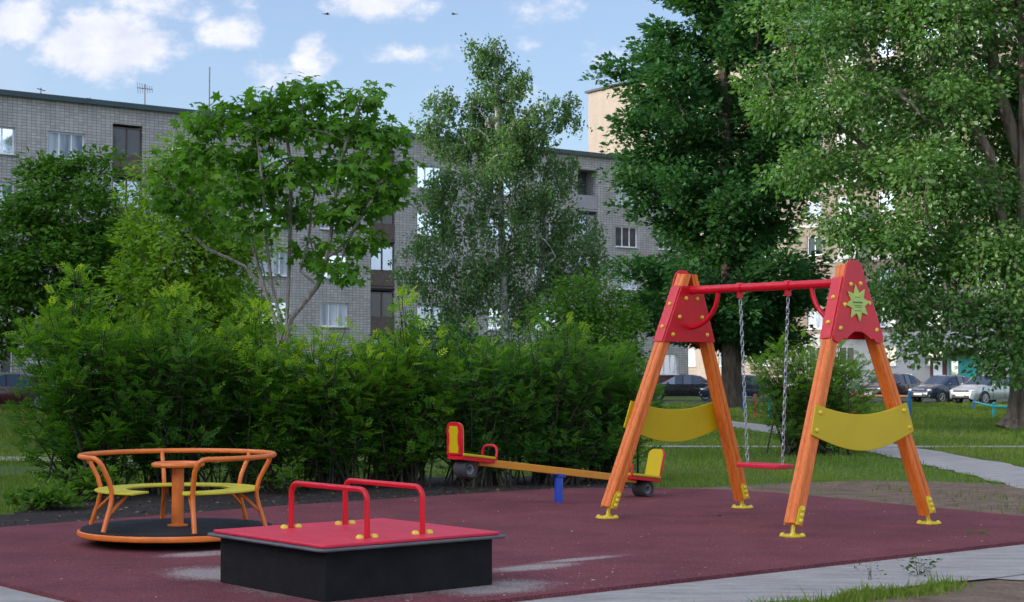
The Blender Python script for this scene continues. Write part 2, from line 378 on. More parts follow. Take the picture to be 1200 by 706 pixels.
def rubber_mat():
    m, nt, out = new_mat('rubber_surface'); L = nt.links.new
    b = N(nt, 'ShaderNodeBsdfPrincipled', inp={'Roughness': 0.85, 'Specular IOR Level': 0.15})
    tc = N(nt, 'ShaderNodeTexCoord')
    g = N(nt, 'ShaderNodeTexVoronoi', inp={'Scale': 160.0}); n1 = N(nt, 'ShaderNodeTexNoise', inp={'Scale': 1.3, 'Detail': 7.0, 'Roughness': 0.65}); n2 = N(nt, 'ShaderNodeTexNoise', inp={'Scale': 60.0, 'Detail': 3.0})
    for n in (g, n1, n2): L(tc.outputs['Object'], n.inputs['Vector'])
    r = ramp(nt, [(0.0, (0.080, 0.023, 0.027)), (0.5, (0.155, 0.045, 0.051)), (0.88, (0.24, 0.078, 0.084)), (1.0, (0.42, 0.22, 0.20))])
    L(g.outputs['Color'], r.inputs['Fac'])
    r1 = ramp(nt, [(0.3, (0.74, 0.72, 0.74)), (0.7, (1.22, 1.20, 1.20))]); L(n1.outputs['Fac'], r1.inputs['Fac'])
    mu = N(nt, 'ShaderNodeMix', data_type='RGBA', blend_type='MULTIPLY', inp={'Factor': 1.0}); L(r.outputs['Color'], mu.inputs['A']); L(r1.outputs['Color'], mu.inputs['B'])
    # spilled sand round the platform: drifts with edges of their own
    def spot(cx, cy, rx, ry):
        mp = N(nt, 'ShaderNodeMapping'); mp.vector_type = 'TEXTURE'
        mp.inputs['Location'].default_value = (cx, cy, 0); mp.inputs['Rotation'].default_value = (0, 0, ANG); mp.inputs['Scale'].default_value = (rx, ry, 1)
        L(tc.outputs['Object'], mp.inputs['Vector'])
        ln = N(nt, 'ShaderNodeVectorMath', operation='LENGTH'); L(mp.outputs['Vector'], ln.inputs[0])
        rg = N(nt, 'ShaderNodeMapRange', inp={'From Min': 1.0, 'From Max': 0.35, 'To Min': 0.0, 'To Max': 1.0}); L(ln.outputs['Value'], rg.inputs['Value'])
        return rg.outputs['Result']
    cur = None
    for sp_ in [(-1.0, 11.15, 1.10, 1.08), (-1.95, 11.7, 0.55, 0.75), (-0.15, 11.0, 0.75, 0.5), (0.15, 12.1, 0.65, 0.22), (-2.3, 13.0, 0.6, 0.25), (0.5, 12.6, 0.7, 0.12)]:
        o = spot(*sp_)
        if cur is None: cur = o
        else:
            mxn = N(nt, 'ShaderNodeMath', operation='MAXIMUM'); L(cur, mxn.inputs[0]); L(o, mxn.inputs[1]); cur = mxn.outputs[0]
    ns = N(nt, 'ShaderNodeTexNoise', inp={'Scale': 3.2, 'Detail': 9.0, 'Roughness': 0.7}); L(tc.outputs['Object'], ns.inputs['Vector'])
    ad0 = N(nt, 'ShaderNodeMath', operation='MULTIPLY'); L(cur, ad0.inputs[0]); L(ns.outputs['Fac'], ad0.inputs[1])
    n4 = N(nt, 'ShaderNodeTexNoise', inp={'Scale': 38.0, 'Detail': 6.0, 'Roughness': .75}); L(tc.outputs['Object'], n4.inputs['Vector'])
    sp4 = N(nt, 'ShaderNodeMath', operation='MULTIPLY_ADD', inp={1: 1.5, 2: -.76}); L(n4.outputs['Fac'], sp4.inputs[0])
    gt = N(nt, 'ShaderNodeMath', operation='MULTIPLY'); L(sp4.outputs[0], gt.inputs[0])
    g0 = N(nt, 'ShaderNodeMapRange', inp={'From Min': .02, 'From Max': .2}); L(ad0.outputs[0], g0.inputs['Value']); L(g0.outputs[0], gt.inputs[1])
    ad = N(nt, 'ShaderNodeMath', operation='ADD'); L(ad0.outputs[0], ad.inputs[0]); L(gt.outputs[0], ad.inputs[1])
    rs = N(nt, 'ShaderNodeMapRange', inp={'From Min': 0.2, 'From Max': 0.46, 'To Min': 0.0, 'To Max': 0.85}); L(ad.outputs[0], rs.inputs['Value'])
    sandc = ramp(nt, [(0.3, (0.22, 0.19, 0.17)), (0.7, (0.44, 0.40, 0.36))]); L(n2.outputs['Fac'], sandc.inputs['Fac'])
    mx = N(nt, 'ShaderNodeMix', data_type='RGBA'); L(rs.outputs['Result'], mx.inputs['Factor']); L(mu.outputs['Result'], mx.inputs['A']); L(sandc.outputs['Color'], mx.inputs['B'])
    L(mx.outputs['Result'], b.inputs['Base Color'])
    bp = N(nt, 'ShaderNodeBump', inp={'Strength': 0.5, 'Distance': 0.004}); L(g.outputs['Distance'], bp.inputs['Height']); L(bp.outputs['Normal'], b.inputs['Normal'])
    L(b.outputs['BSDF'], out.inputs['Surface'])
    return m
M['rubber'] = rubber_mat()

# lawn sheet to the horizon
ys = [-60, -20, 0, 10, 20, 30, 40, 45] + [45 + 43 * i / 12 for i in range(1, 13)] + [100, 150, 300, 700, 1500]
xs = [-900, -300, -100, -50, -20, 0, 20, 50, 100, 300, 900]
mb = MB(); vs = [(x, y, tz(y)) for y in ys for x in xs]; nx = len(xs)
mb.add(vs, [(j * nx + i, j * nx + i + 1, (j + 1) * nx + i + 1, (j + 1) * nx + i) for j in range(len(ys) - 1) for i in range(nx - 1)])
tag(mb.build('lawn', M['lawn'], smooth=80, fix=False), kind='structure')
sheet('soil_bed', rough_outline(SOIL, 0.15, 0.07, 4), GZ + 0.006, M['soil'])
sheet('dirt_ground', rough_outline(DIRT, 0.15, 0.12, 5), GZ + 0.010, M['dirt'])
sheet('dirt_ground', rough_outline(DIRT2, 0.15, 0.03, 6), GZ + 0.0045, M['dirt'])
sheet('rubber_ground', RUBBER, 0.0, M['rubber'], thick=0.06)
edge = [grid(q_, -1.12 + 0.05 * math.sin(q_ * 3.1)) for q_ in np.arange(-4.2, 12, 0.25)]
sheet('pavement', [edge + [grid(12, 0.02), grid(-4.2, 0.02)],
                   [grid(-2.0, 0.02), grid(-2.0, 8.0), grid(-3.4, 8.0), grid(-3.4, 0.02)]], GZ + 0.018, M['concrete'])
sheet('pavement', [grid(3.3, -1.0), grid(3.45, -1.35), grid(3.9, -1.75), grid(5.6, -2.0), grid(6.8, -1.0)], GZ + 0.0125, M['concrete'])
# footpath over the lawn, and a narrow concrete strip crossing it
FP = [(6.9, 17.0), (6.75, 20.0), (6.75, 22.4), (6.8, 25.7), (6.75, 30.0), (6.5, 36.0), (6.0, 42.0), (5.0, 50.0), (3.4, 58.0), (0.0, 68.0)]
def strip(pts, w):
    l, r = [], []
    for i, p in enumerate(pts):
        a = np.array(pts[max(i - 1, 0)]); b = np.array(pts[min(i + 1, len(pts) - 1)]); d = (b - a) / np.hypot(*(b - a)); n = np.array([-d[1], d[0]])
        l.append(tuple(np.array(p) + n * w / 2)); r.append(tuple(np.array(p) - n * w / 2))
    return l, r
def ribbon(name, pts, w, dz, mat, jit=0.0):
    # densify
    dp = []
    for i in range(len(pts) - 1):
        for k in range(8): dp.append(tuple(np.array(pts[i]) * (1 - k / 8) + np.array(pts[i + 1]) * k / 8))
    dp.append(pts[-1])
    l, r = strip(dp, w); mb = MB(); n = len(dp)
    j = lambda p: (p[0] + random.uniform(-jit, jit), p[1], tz(p[1]) + dz)
    mb.add([j(p) for p in l] + [j(p) for p in r], [(i, i + 1, n + i + 1, n + i) for i in range(n - 1)])
    o = mb.build(name, mat); o['kind'] = 'structure'
    if o.data.polygons[0].normal.z < 0: o.data.flip_normals()
    return o
ribbon('footpath', FP, 1.25, 0.014, M['concrete'], 0.07)
ribbon('concrete_strip', [(-3, 31.6), (1.0, 31.4), (6.0, 31.2), (10.0, 31.3), (22, 31.9)], 0.6, 0.019, M['concrete'], 0.02)
ribbon('footpath', [(-30, 62), (-12, 33), (-9.5, 27.5), (-4.0, 26.5)], 1.1, 0.013, M['concrete'], 0.05)
ribbon('parking_road', [(-60, 52), (-20, 74), (4, 88), (24, 96), (60, 104)], 9.0, 0.012, M['asphalt'])

# ------------------------------------------------------------------ grass and weeds
def blades(P, H, W, name, mat, lean=0.5, seed=1):
    r = np.random.default_rng(seed); n = len(P)
    a = r.uniform(0, 2 * PI, n); b = r.uniform(0, 2 * PI, n); ln = r.uniform(0.1, lean, n) * H
    side = np.stack([np.cos(a), np.sin(a), np.zeros(n)], 1) * (W / 2)[:, None]
    tip = np.stack([np.cos(b) * ln, np.sin(b) * ln, H], 1)
    mid = tip * np.array([0.35, 0.35, 0.6])
    V = np.stack([P - side, P + side, P + mid + side * 0.7, P + tip, P + mid - side * 0.7], 1).reshape(-1, 3)
    i = np.arange(n) * 5
    Fq = np.stack([i, i + 1, i + 2, i + 4], 1); Ft = np.stack([i + 4, i + 2, i + 3, i + 3], 1)
    Ft3 = np.stack([i + 4, i + 2, i + 3], 1)
    # quads as two triangles so that one array serves
    Fa = np.concatenate([Fq[:, [0, 1, 2]], Fq[:, [0, 2, 3]], Ft3])
    patch = 0.5 + 0.22 * np.sin(P[:, 0] * 0.9 + 1.3 * np.sin(P[:, 1] * 0.5)) + 0.18 * np.sin(P[:, 1] * 0.8 + P[:, 0] * 0.37)
    rv = np.clip(patch * 0.6 + r.uniform(0, 0.45, n), 0, 1)
    me = np_mesh(name, V, Fa, np.tile(rv, 3))
    return link(name, me, mat)

M['grass'] = leaf_mat('grass_blades', [(0.040, 0.080, 0.012), (0.072, 0.135, 0.018), (0.110, 0.185, 0.028), (0.17, 0.20, 0.06)], 0.3, 0.55, 0.25, (1.3, 1.4, 0.5))
M['weed'] = leaf_mat('weed_leaves', [(0.025, 0.06, 0.012), (0.045, 0.105, 0.02), (0.08, 0.15, 0.03)], 0.3, 0.5, 0.3)

def dist_poly_lines(x, y, pts):
    d = np.full(x.shape, 1e9)
    for i in range(len(pts) - 1):
        ax, ay = pts[i]; bx, by = pts[i + 1]; vx, vy = bx - ax, by - ay
        t = np.clip(((x - ax) * vx + (y - ay) * vy) / (vx * vx + vy * vy), 0, 1)
        d = np.minimum(d, np.hypot(x - ax - t * vx, y - ay - t * vy))
    return d

gp, gh, gw = [], [], []
for (y0, y1, dens, hh, ww) in [(14.5, 24, 620, 0.060, 0.010), (24, 34, 330, 0.070, 0.014), (34, 48, 150, 0.075, 0.022), (48, 90, 46, 0.085, 0.045)]:
    xm = 0.34 * y1 + 1.5
    n = int(dens * 2 * xm * (y1 - y0))
    x = RNG.uniform(-xm, xm, n); y = RNG.uniform(y0, y1, n)
    k = (np.abs(x) < 0.34 * y + 1.5) & ~inpoly(x, y, RUBBER) & ~inpoly(x, y, SOIL)
    clump = 0.5 + 0.5 * np.sin(x * 3.1 + 2 * np.sin(y * 1.7)) * np.sin(y * 2.3 + 1.5 * np.sin(x * 1.1))
    ind = inpoly(x, y, DIRT); k &= ~(ind & (RNG.random(n) > 0.06 + 0.12 * (clump > 0.85)))
    k &= ~((dist_poly_lines(x, y, FP) < 0.62 + 0.1 * RNG.random(n)))
    k &= ~(np.abs(y - 31.4) < 0.33)
    # hidden behind the hedge and the far trees: thin out
    hid = (x > -5.2) & (x < 0.6) & (y > 24); k &= ~(hid & (RNG.random(n) > 0.25))
    k &= RNG.random(n) < 0.45 + 0.55 * clump
    bald = (x < -5) & (np.abs(y - 24.5 - 0.8 * np.sin(x)) < 1.2); k &= ~(bald & (RNG.random(n) > 0.12))
    x, y = x[k], y[k]
    gp.append(np.stack([x, y, tz_np(y) - 0.004], 1)); m_ = len(x)
    gh.append(hh * RNG.uniform(0.45, 1.35, m_) * (0.7 + 0.6 * clump[k])); gw.append(ww * RNG.uniform(0.7, 1.3, m_))
g = blades(np.concatenate(gp), np.concatenate(gh), np.concatenate(gw), 'grass', M['grass'], 0.7, 2)
tag(g, kind='stuff'); g['label'] = 'green lawn grass growing around the playground'
# grass verge along the concrete pavement in front
n = 15000
s = RNG.uniform(-1.5, 4.3, n); t = -1.13 - np.abs(RNG.normal(0, 0.11, n)) + 0.05 * np.sin(s * 7)
xy = P0[None] + s[:, None] * A2 + t[:, None] * B2
dens = (0.55 + 0.45 * np.sin(s * 5 + 1) * np.sin(s * 2.3)) * np.clip((3.1 - s) / 0.5, 0, 1); k = RNG.random(n) < dens
xy = xy[k]; hh = RNG.gamma(3.0, 0.011, len(xy)) + 0.012; hh[RNG.random(len(xy)) < 0.01] *= 2.0
g = blades(np.column_stack([xy, np.full(len(xy), GZ + 0.002)]), np.minimum(hh, 0.12), RNG.uniform(0.005, 0.011, len(xy)), 'grass_verge', M['grass'], 0.8, 5)
tag(g, kind='stuff'); g['label'] = 'strip of weedy grass along the edge of the concrete pavement'

# ------------------------------------------------------------------ foliage tools
def leaf_diamond(w=0.5):
    V = np.array([(0, 0, 0), (0.42, w / 2, 0.05), (1, 0, -0.08), (0.42, -w / 2, 0.05)]); return V, np.array([(0, 1, 2), (0, 2, 3)])
def leaf_maple():
    pol = []
    for a, r in [(-150, .35), (-115, .62), (-80, .36), (-50, .85), (-27, .46), (0, 1.0), (27, .46), (50, .85), (80, .36), (115, .62), (150, .35)]:
        pol.append((0.38 + 0.62 * r * math.cos(rad(a)), 0.72 * r * math.sin(rad(a)), -0.18 * r * r + 0.04))
    V = np.array([(0.30, 0, 0.05)] + pol); n = len(pol)
    return V, np.array([(0, i + 1, (i + 1) % n + 1) for i in range(n)])
def leaf_pinnate(k=4, w=0.13, ll=0.34):
    V = []; Ft = []
    def lf(x, ang):
        c, s_ = math.cos(ang), math.sin(ang); b = len(V)
        for (u, v, z) in [(0, 0, 0), (0.45, w / 2 / ll, 0.03), (1, 0, -0.1), (0.45, -w / 2 / ll, 0.03)]:
            V.append((x + ll * (u * c - v * s_), ll * (u * s_ + v * c), ll * z - 0.16 * x * x))
        Ft.append((b, b + 1, b + 2)); Ft.append((b, b + 2, b + 3))
    for i in range(k):
        x = 0.18 + 0.55 * i / (k - 1)
        lf(x, rad(58)); lf(x, rad(-58))
    lf(0.76, 0)
    return np.array(V), np.array(Ft)

def unit(v): return v / (np.linalg.norm(v, axis=-1, keepdims=True) + 1e-9)

def place_leaves(tmpl, P, Dir, Nrm, S, R):
    """instances baked into arrays: positions, directions, normals, sizes"""
    V, Fa = tmpl
    X = unit(Dir); Y = unit(np.cross(Nrm, X)); Z = np.cross(X, Y)
    W = P[:, None, :] + S[:, None, None] * (V[None, :, 0:1] * X[:, None, :] + V[None, :, 1:2] * Y[:, None, :] + V[None, :, 2:3] * Z[:, None, :])
    nv = len(V); n = len(P)
    FF = (Fa[None] + (np.arange(n) * nv)[:, None, None]).reshape(-1, Fa.shape[1])
    return W.reshape(-1, 3), FF, np.repeat(R, len(Fa))

def join(parts):
    Vs, Fs, Rs = [], [], []; b = 0
    for V, Fa, R in parts:
        Vs.append(V); Fs.append(Fa + b); Rs.append(R); b += len(V)
    return np.concatenate(Vs), np.concatenate(Fs), np.concatenate(Rs)

def leaves_at(C, out, k, rng, tmpl, size, spread, flat=0.6, upb=0.9, droop=0.2, bright=None, sv=0.3):
    """k leaves round each cluster centre C; out = outward directions"""
    n = len(C) * k
    off = rng.normal(0, 1, (n, 3)); off *= np.minimum(1.0, 1.6 / (np.linalg.norm(off, axis=1, keepdims=True) + 1e-6))
    P = np.repeat(C, k, 0) + off * np.array([spread, spread, spread * flat])
    o = np.repeat(out, k, 0)
    D = unit(off * np.array([1, 1, 0.3]) + o * 0.5 + rng.normal(0, 0.5, (n, 3)) + np.array([0, 0, -droop]))
    Nn = unit(rng.normal(0, 0.55, (n, 3)) + np.array([0, 0, upb]) + o * 0.35)
    S = size * (1 + sv * rng.uniform(-1, 1, n))
    cb = rng.uniform(0, 0.45, len(C)) if bright is None else bright
    R = np.clip(np.repeat(cb, k) + rng.uniform(0, 0.5, n), 0, 1)
    return place_leaves(tmpl, P, D, Nn, S, R)

class Skel:
    """trunk polylines plus limbs that grow out to every cluster; radii by the pipe rule"""
    def __init__(s, trunks, rng):
        s.p = []; s.par = []; s.chains = []; s.rng = rng; s.ntr = 0
        for tr in trunks:
            ch = []
            start = 0
            if isinstance(tr, tuple): tr, start = tr           # (points, index of an existing node to leave from)
            prev = -1
            for q in tr:
                s.p.append(np.array(q, float)); s.par.append(prev); prev = len(s.p) - 1; ch.append(prev)
            s.chains.append(ch)
        s.ntr = len(s.p); s.tips = []
    def grow(s, C, step=0.4, kz=1.2, sag=0.15, minlow=0.0, droop=0.0):
        order = np.argsort([np.min(np.linalg.norm(np.array(s.p)[:s.ntr] - c, axis=1)) for c in C])
        for ci in order:
            c = C[ci]; P = np.array(s.p)
            d = P - c; dh = np.hypot(d[:, 0], d[:, 1]); dist = np.linalg.norm(d, axis=1)
            cost = dist + kz * np.maximum(0, d[:, 2] + 0.35 * dh)
            cost[P[:, 2] < minlow] += 5
            j = int(np.argmin(cost)); a = P[j]; L = dist[j]
            m = max(1, int(math.ceil(L / step)))
            ctrl = a + (c - a) * 0.5 + np.array([0, 0, sag * L]) + s.rng.normal(0, 0.06 * L, 3)
            ch = [j]
            for i in range(1, m + 1):
                t = i / m
                q = a * (1 - t) ** 2 + ctrl * 2 * t * (1 - t) + c * t * t
                s.p.append(q); s.par.append(ch[-1]); ch.append(len(s.p) - 1)
            s.tips.append(ch[-1]); s.chains.append(ch)
        return s
    def mesh(s, name, mat, parent, r_base, r_tip=0.007, power=0.42, flare=1.25):
        n = len(s.p); cnt = np.zeros(n)
        for t in s.tips: cnt[t] += 1
        for i in range(n - 1, -1, -1):
            if s.par[i] >= 0: cnt[s.par[i]] += cnt[i]
        cnt = np.maximum(cnt, 1); r = r_tip * cnt ** power
        roots = [c[0] for c in s.chains if s.par[c[0]] < 0]
        rb = max(r[i] for i in roots); k = r_base / rb
        r = np.where(cnt > 3, r_tip + (r - r_tip) * ((r_base - r_tip) / max(rb - r_tip, 1e-6)), r)
        mb = MB()
        for ci, ch in enumerate(s.chains):
            if len(ch) < 2: continue
            pts = [s.p[i] for i in ch]; rr = [float(r[i]) for i in ch]
            if s.par[ch[0]] < 0:
                rr[0] *= flare
            elif len(rr) > 1: rr[0] = min(rr[0], rr[1] * 1.25)
            mb.tube(pts, rr, 9 if rr[0] > 0.05 else 5, caps=False)
        return mb.build(name, mat, parent, smooth=60, fix=False)

def lobes_clusters(lobes, n, rng, inner=0.45, upper=0.35, pw=1.0):
    vol = np.array([l[3] * l[4] + l[3] * l[5] for l in lobes]) ** pw; w = vol / vol.sum()
    C = []; O = []
    for l, q in zip(lobes, w):
        m = max(3, int(round(n * q)))
        d = unit(rng.normal(0, 1, (m, 3))); d[:, 2] = np.where((d[:, 2] < 0) & (rng.random(m) < upper), -d[:, 2], d[:, 2])
        rr = inner + (1 - inner) * rng.random((m, 1)) ** 0.6
        C.append(np.array(l[:3]) + d * rr * np.array(l[3:])); O.append(d)
    return np.concatenate(C), np.concatenate(O)

def finish_crown(name, parts, mat, root):
    V, Fa, R = join(parts)
    return link(name, np_mesh(name, V, Fa, R), mat, root)

# leaf palettes (albedo)
M['lf_dark'] = leaf_mat('leaf_dense_green', [(0.030, 0.085, 0.014), (0.048, 0.130, 0.020), (0.075, 0.185, 0.030)], 0.34, 0.6, 0.15)
M['lf_lime'] = leaf_mat('leaf_lime', [(0.070, 0.150, 0.016), (0.110, 0.215, 0.022), (0.150, 0.280, 0.036)], 0.45, 0.55, 0.25)
M['lf_maple'] = leaf_mat('leaf_maple', [(0.036, 0.105, 0.015), (0.062, 0.165, 0.020), (0.105, 0.240, 0.030)], 0.42, 0.5, 0.25)
M['lf_birch'] = leaf_mat('leaf_birch', [(0.034, 0.080, 0.040), (0.056, 0.120, 0.056), (0.090, 0.165, 0.078)], 0.40, 0.6, 0.15)
M['lf_poplar'] = leaf_mat('leaf_poplar', [(0.012, 0.048, 0.022), (0.023, 0.078, 0.030), (0.042, 0.118, 0.040)], 0.32, 0.6, 0.15)
M['lf_silver'] = leaf_mat('leaf_silver', [(0.028, 0.080, 0.026), (0.046, 0.122, 0.036), (0.074, 0.165, 0.052), (0.14, 0.21, 0.11)], 0.36, 0.42, 0.4)
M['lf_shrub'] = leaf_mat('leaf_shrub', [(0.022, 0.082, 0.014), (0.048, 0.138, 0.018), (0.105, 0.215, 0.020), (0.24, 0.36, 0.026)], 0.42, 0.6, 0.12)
M['lf_shrub2'] = leaf_mat('leaf_shrub_cool', [(0.018, 0.072, 0.018), (0.038, 0.118, 0.022), (0.080, 0.180, 0.026), (0.20, 0.31, 0.034)], 0.40, 0.6, 0.14)
M['lf_bush'] = leaf_mat('leaf_bush', [(0.034, 0.090, 0.018), (0.062, 0.145, 0.024), (0.110, 0.205, 0.032), (0.16, 0.26, 0.04)], 0.42, 0.6, 0.12)
M['bk_brown'] = bark_mat('bark_brown', (0.035, 0.026, 0.020), (0.11, 0.085, 0.065))
M['bk_grey'] = bark_mat('bark_maple', (0.15, 0.13, 0.11), (0.34, 0.31, 0.27), 14, 4)
M['bk_birch'] = bark_mat('bark_birch', (0.16, 0.15, 0.14), (0.55, 0.53, 0.50), 4, 7)
M['bk_old'] = bark_mat('bark_old', (0.075, 0.055, 0.042), (0.27, 0.215, 0.17), 7, 1.0, 1.0)
M['bk_stem'] = bark_mat('bark_stem', (0.030, 0.028, 0.020), (0.09, 0.08, 0.06), 20, 8)

# ------------------------------------------------------------------ trees
def tree_root(name, x, y, label, cat='tree', group=None):
    r = empty(name, (x, y, tz(y))); tag(r, label, cat, group); return r

# dense dark tree at the left
def dense_tree():
    rng = np.random.default_rng(21); D = 38.0; X = at(78, 300, D).x
    root = tree_root('dense_tree', X, D, 'dense dark green rounded tree at the left edge in front of the grey block')
    lobes = [(0, 0, 4.9, 1.35, 1.3, 1.15), (-1.1, -.3, 4.1, 1.2, 1.1, .95), (1.0, -.3, 4.0, 1.05, 1.0, .9), (.1, -.8, 3.6, 1.3, 1, .9), (-1.6, 0, 3.0, 1.1, 1, .8), (1.3, 0, 3.0, .9, 1, .75), (0, .6, 3.6, 1.6, 1.2, 1.3), (-.3, -.6, 2.5, 1.2, .9, .7), (1.1, -.2, 2.2, .8, .8, .6), (-2.2, .2, 3.9, .8, .8, .7), (-.5, .3, 5.6, .7, .7, .6), (.45, .2, 5.85, .55, .6, .5), (-1.9, -.2, 2.0, .9, .8, .55)]
    C, O = lobes_clusters(lobes, 620, rng, 0.5, 0.5)
    sk = Skel([[(0, 0, 0), (.05, 0, .7), (-.03, .02, 1.4), (.02, 0, 2.2), (0, 0, 3.2), (.03, 0, 4.4)]], rng).grow(C[::2], 0.4, minlow=.8)
    sk.mesh('trunk', M['bk_brown'], root, 0.14)
    finish_crown('crown', [leaves_at(C, O, 42, rng, leaf_diamond(.55), .15, .24, .4, 1.2, .3)], M['lf_dark'], root)
dense_tree()

def lime_tree():
    rng = np.random.default_rng(22); D = 34.0; X = at(228, 300, D).x
    root = tree_root('leafy_tree', X, D, 'bright yellow green leafy tree just behind the bare-stemmed maple')
    lobes = [(-.2, 0, 5.2, .75, .8, .9), (.5, .1, 4.6, .9, .8, .9), (-.8, 0, 4.0, .75, .8, .9), (0, -.3, 3.7, 1.1, 1, 1.0), (.9, 0, 3.5, .8, .8, .9), (-.9, .1, 2.9, .8, .8, .9), (.2, 0, 2.6, 1.2, 1, .9), (.9, 0, 2.2, .8, .8, .8), (-.7, 0, 1.8, .9, .8, .7), (-1.0, 0, 5.0, .35, .4, .6)]
    C, O = lobes_clusters(lobes, 420, rng, 0.4, 0.3)
    sk = Skel([[(0, 0, 0), (.04, 0, .8), (0, 0, 1.8), (.05, 0, 3.0), (0, 0, 4.6)]], rng).grow(C[::2], 0.4, minlow=.7)
    sk.mesh('trunk', M['bk_brown'], root, 0.10)
    finish_crown('crown', [leaves_at(C, O, 40, rng, leaf_diamond(.55), .12, .20, .8, .8, .3)], M['lf_lime'], root)
lime_tree()

def maple():
    rng = np.random.default_rng(23); D = 28.0; b = at(332, 400, D); X = b.x
    root = tree_root('maple_tree', X, D, 'young maple with pale bare forking stems and large drooping leaves')
    q = lambda px, py, dy=0: np.array(at(px, py, D + dy)) - np.array([X, D, tz(D)])
    stems = [
        [(0, 0, 0), (.02, 0, .9), (0, 0, 1.7), q(336, 378), q(338, 330, .1), q(340, 270, .1), q(341, 200, .1), q(333, 135, .1)],
        [(.03, .02, 0), (.02, .02, 1.0), (.02, .02, 1.8), q(341, 374), q(372, 335, -.2), q(384, 300, -.3), q(391, 250, -.4), q(398, 190, -.4), q(420, 125, -.4)],
        [(-.04, .0, 0), (-.06, 0, 1.0), q(326, 385), q(310, 340, .3), q(299, 300, .4), q(288, 255, .4), q(270, 190, .4), q(248, 140, .4)],
        [(-.05, -.05, 0), (-.08, -.05, 1.1), q(330, 382), q(318, 330, -.2), q(312, 280, -.3), q(308, 220, -.3), q(300, 150, -.3)],
    ]
    sk = Skel(stems, rng)
    # bare pale limbs
    extra = [[stems[2][3], q(287, 312, .5), q(262, 300, .6), q(243, 292, .6), q(225, 274, .6), q(212, 250, .5), q(207, 235, .5)],
             [stems[2][4], q(282, 290, .2), q(262, 275, .2), q(246, 258, .2), q(232, 235, .2)],
             [stems[1][4], q(352, 318, 0), q(362, 280, .2), q(366, 240, .3), q(372, 205, .3)],
             [stems[1][5], q(404, 290, -.5), q(418, 262, -.6), q(436, 235, -.6)]]
    for e in extra:
        b0 = len(sk.p); d = np.linalg.norm(np.array(sk.p) - np.array(e[0]), axis=1); j = int(np.argmin(d)); ch = [j]
        for pnt in e[1:]:
            sk.p.append(np.array(pnt, float)); sk.par.append(ch[-1]); ch.append(len(sk.p) - 1)
        sk.chains.append(ch)
    sk.ntr = len(sk.p)
    # clusters: crown of drooping rosettes, px-free lobes in metres round the stems
    lob = []
    def L(px, py, r, dy=0.0, rz=None): p = q(px, py, dy); lob.append((p[0], p[1], p[2], r * .82, r * .82, rz or r * .62))
    for (px, py, r, dy) in [(240, 150, .42, .4), (222, 190, .5, .5), (262, 185, .5, .2), (300, 160, .42, -.2), (318, 120, .32, 0), (330, 150, .5, .3), (362, 150, .42, -.3), (378, 125, .28, .1), (426, 115, .34, -.4), (408, 150, .48, -.2), (440, 165, .5, -.4), (458, 195, .34, -.3), (430, 205, .55, -.6), (395, 200, .55, .5), (350, 205, .55, -.4), (310, 215, .55, .3), (270, 225, .5, -.3), (225, 235, .45, .5), (190, 225, .35, .4), (345, 250, .5, .4), (300, 265, .42, -.4), (390, 255, .5, -.5), (435, 245, .45, -.3), (455, 230, .35, 0), (420, 285, .38, -.5), (395, 310, .32, -.6), (360, 300, .35, .3), (250, 265, .35, .6), (405, 325, .22, -.5), (280, 125, .3, .3), (345, 100, .2, .1), (470, 215, .25, .2)]:
        L(px, py, r, dy)
    for (px, py) in [(238, 136), (276, 134), (320, 110), (376, 112), (427, 104), (300, 128), (450, 160), (352, 128)]: L(px, py, .17, rng.uniform(-.3, .3), .26)
    C, O = lobes_clusters(lob, 300, rng, 0.2, 0.4)
    sk.grow(C, 0.35, kz=1.0, sag=.12, minlow=2.2)
    sk.mesh('trunk', M['bk_grey'], root, 0.045, 0.0055, 0.36)
    finish_crown('crown', [leaves_at(C, O, 16, rng, leaf_maple(), .168, .165, .5, 1.0, .75, sv=.5)], M['lf_maple'], root)
maple()

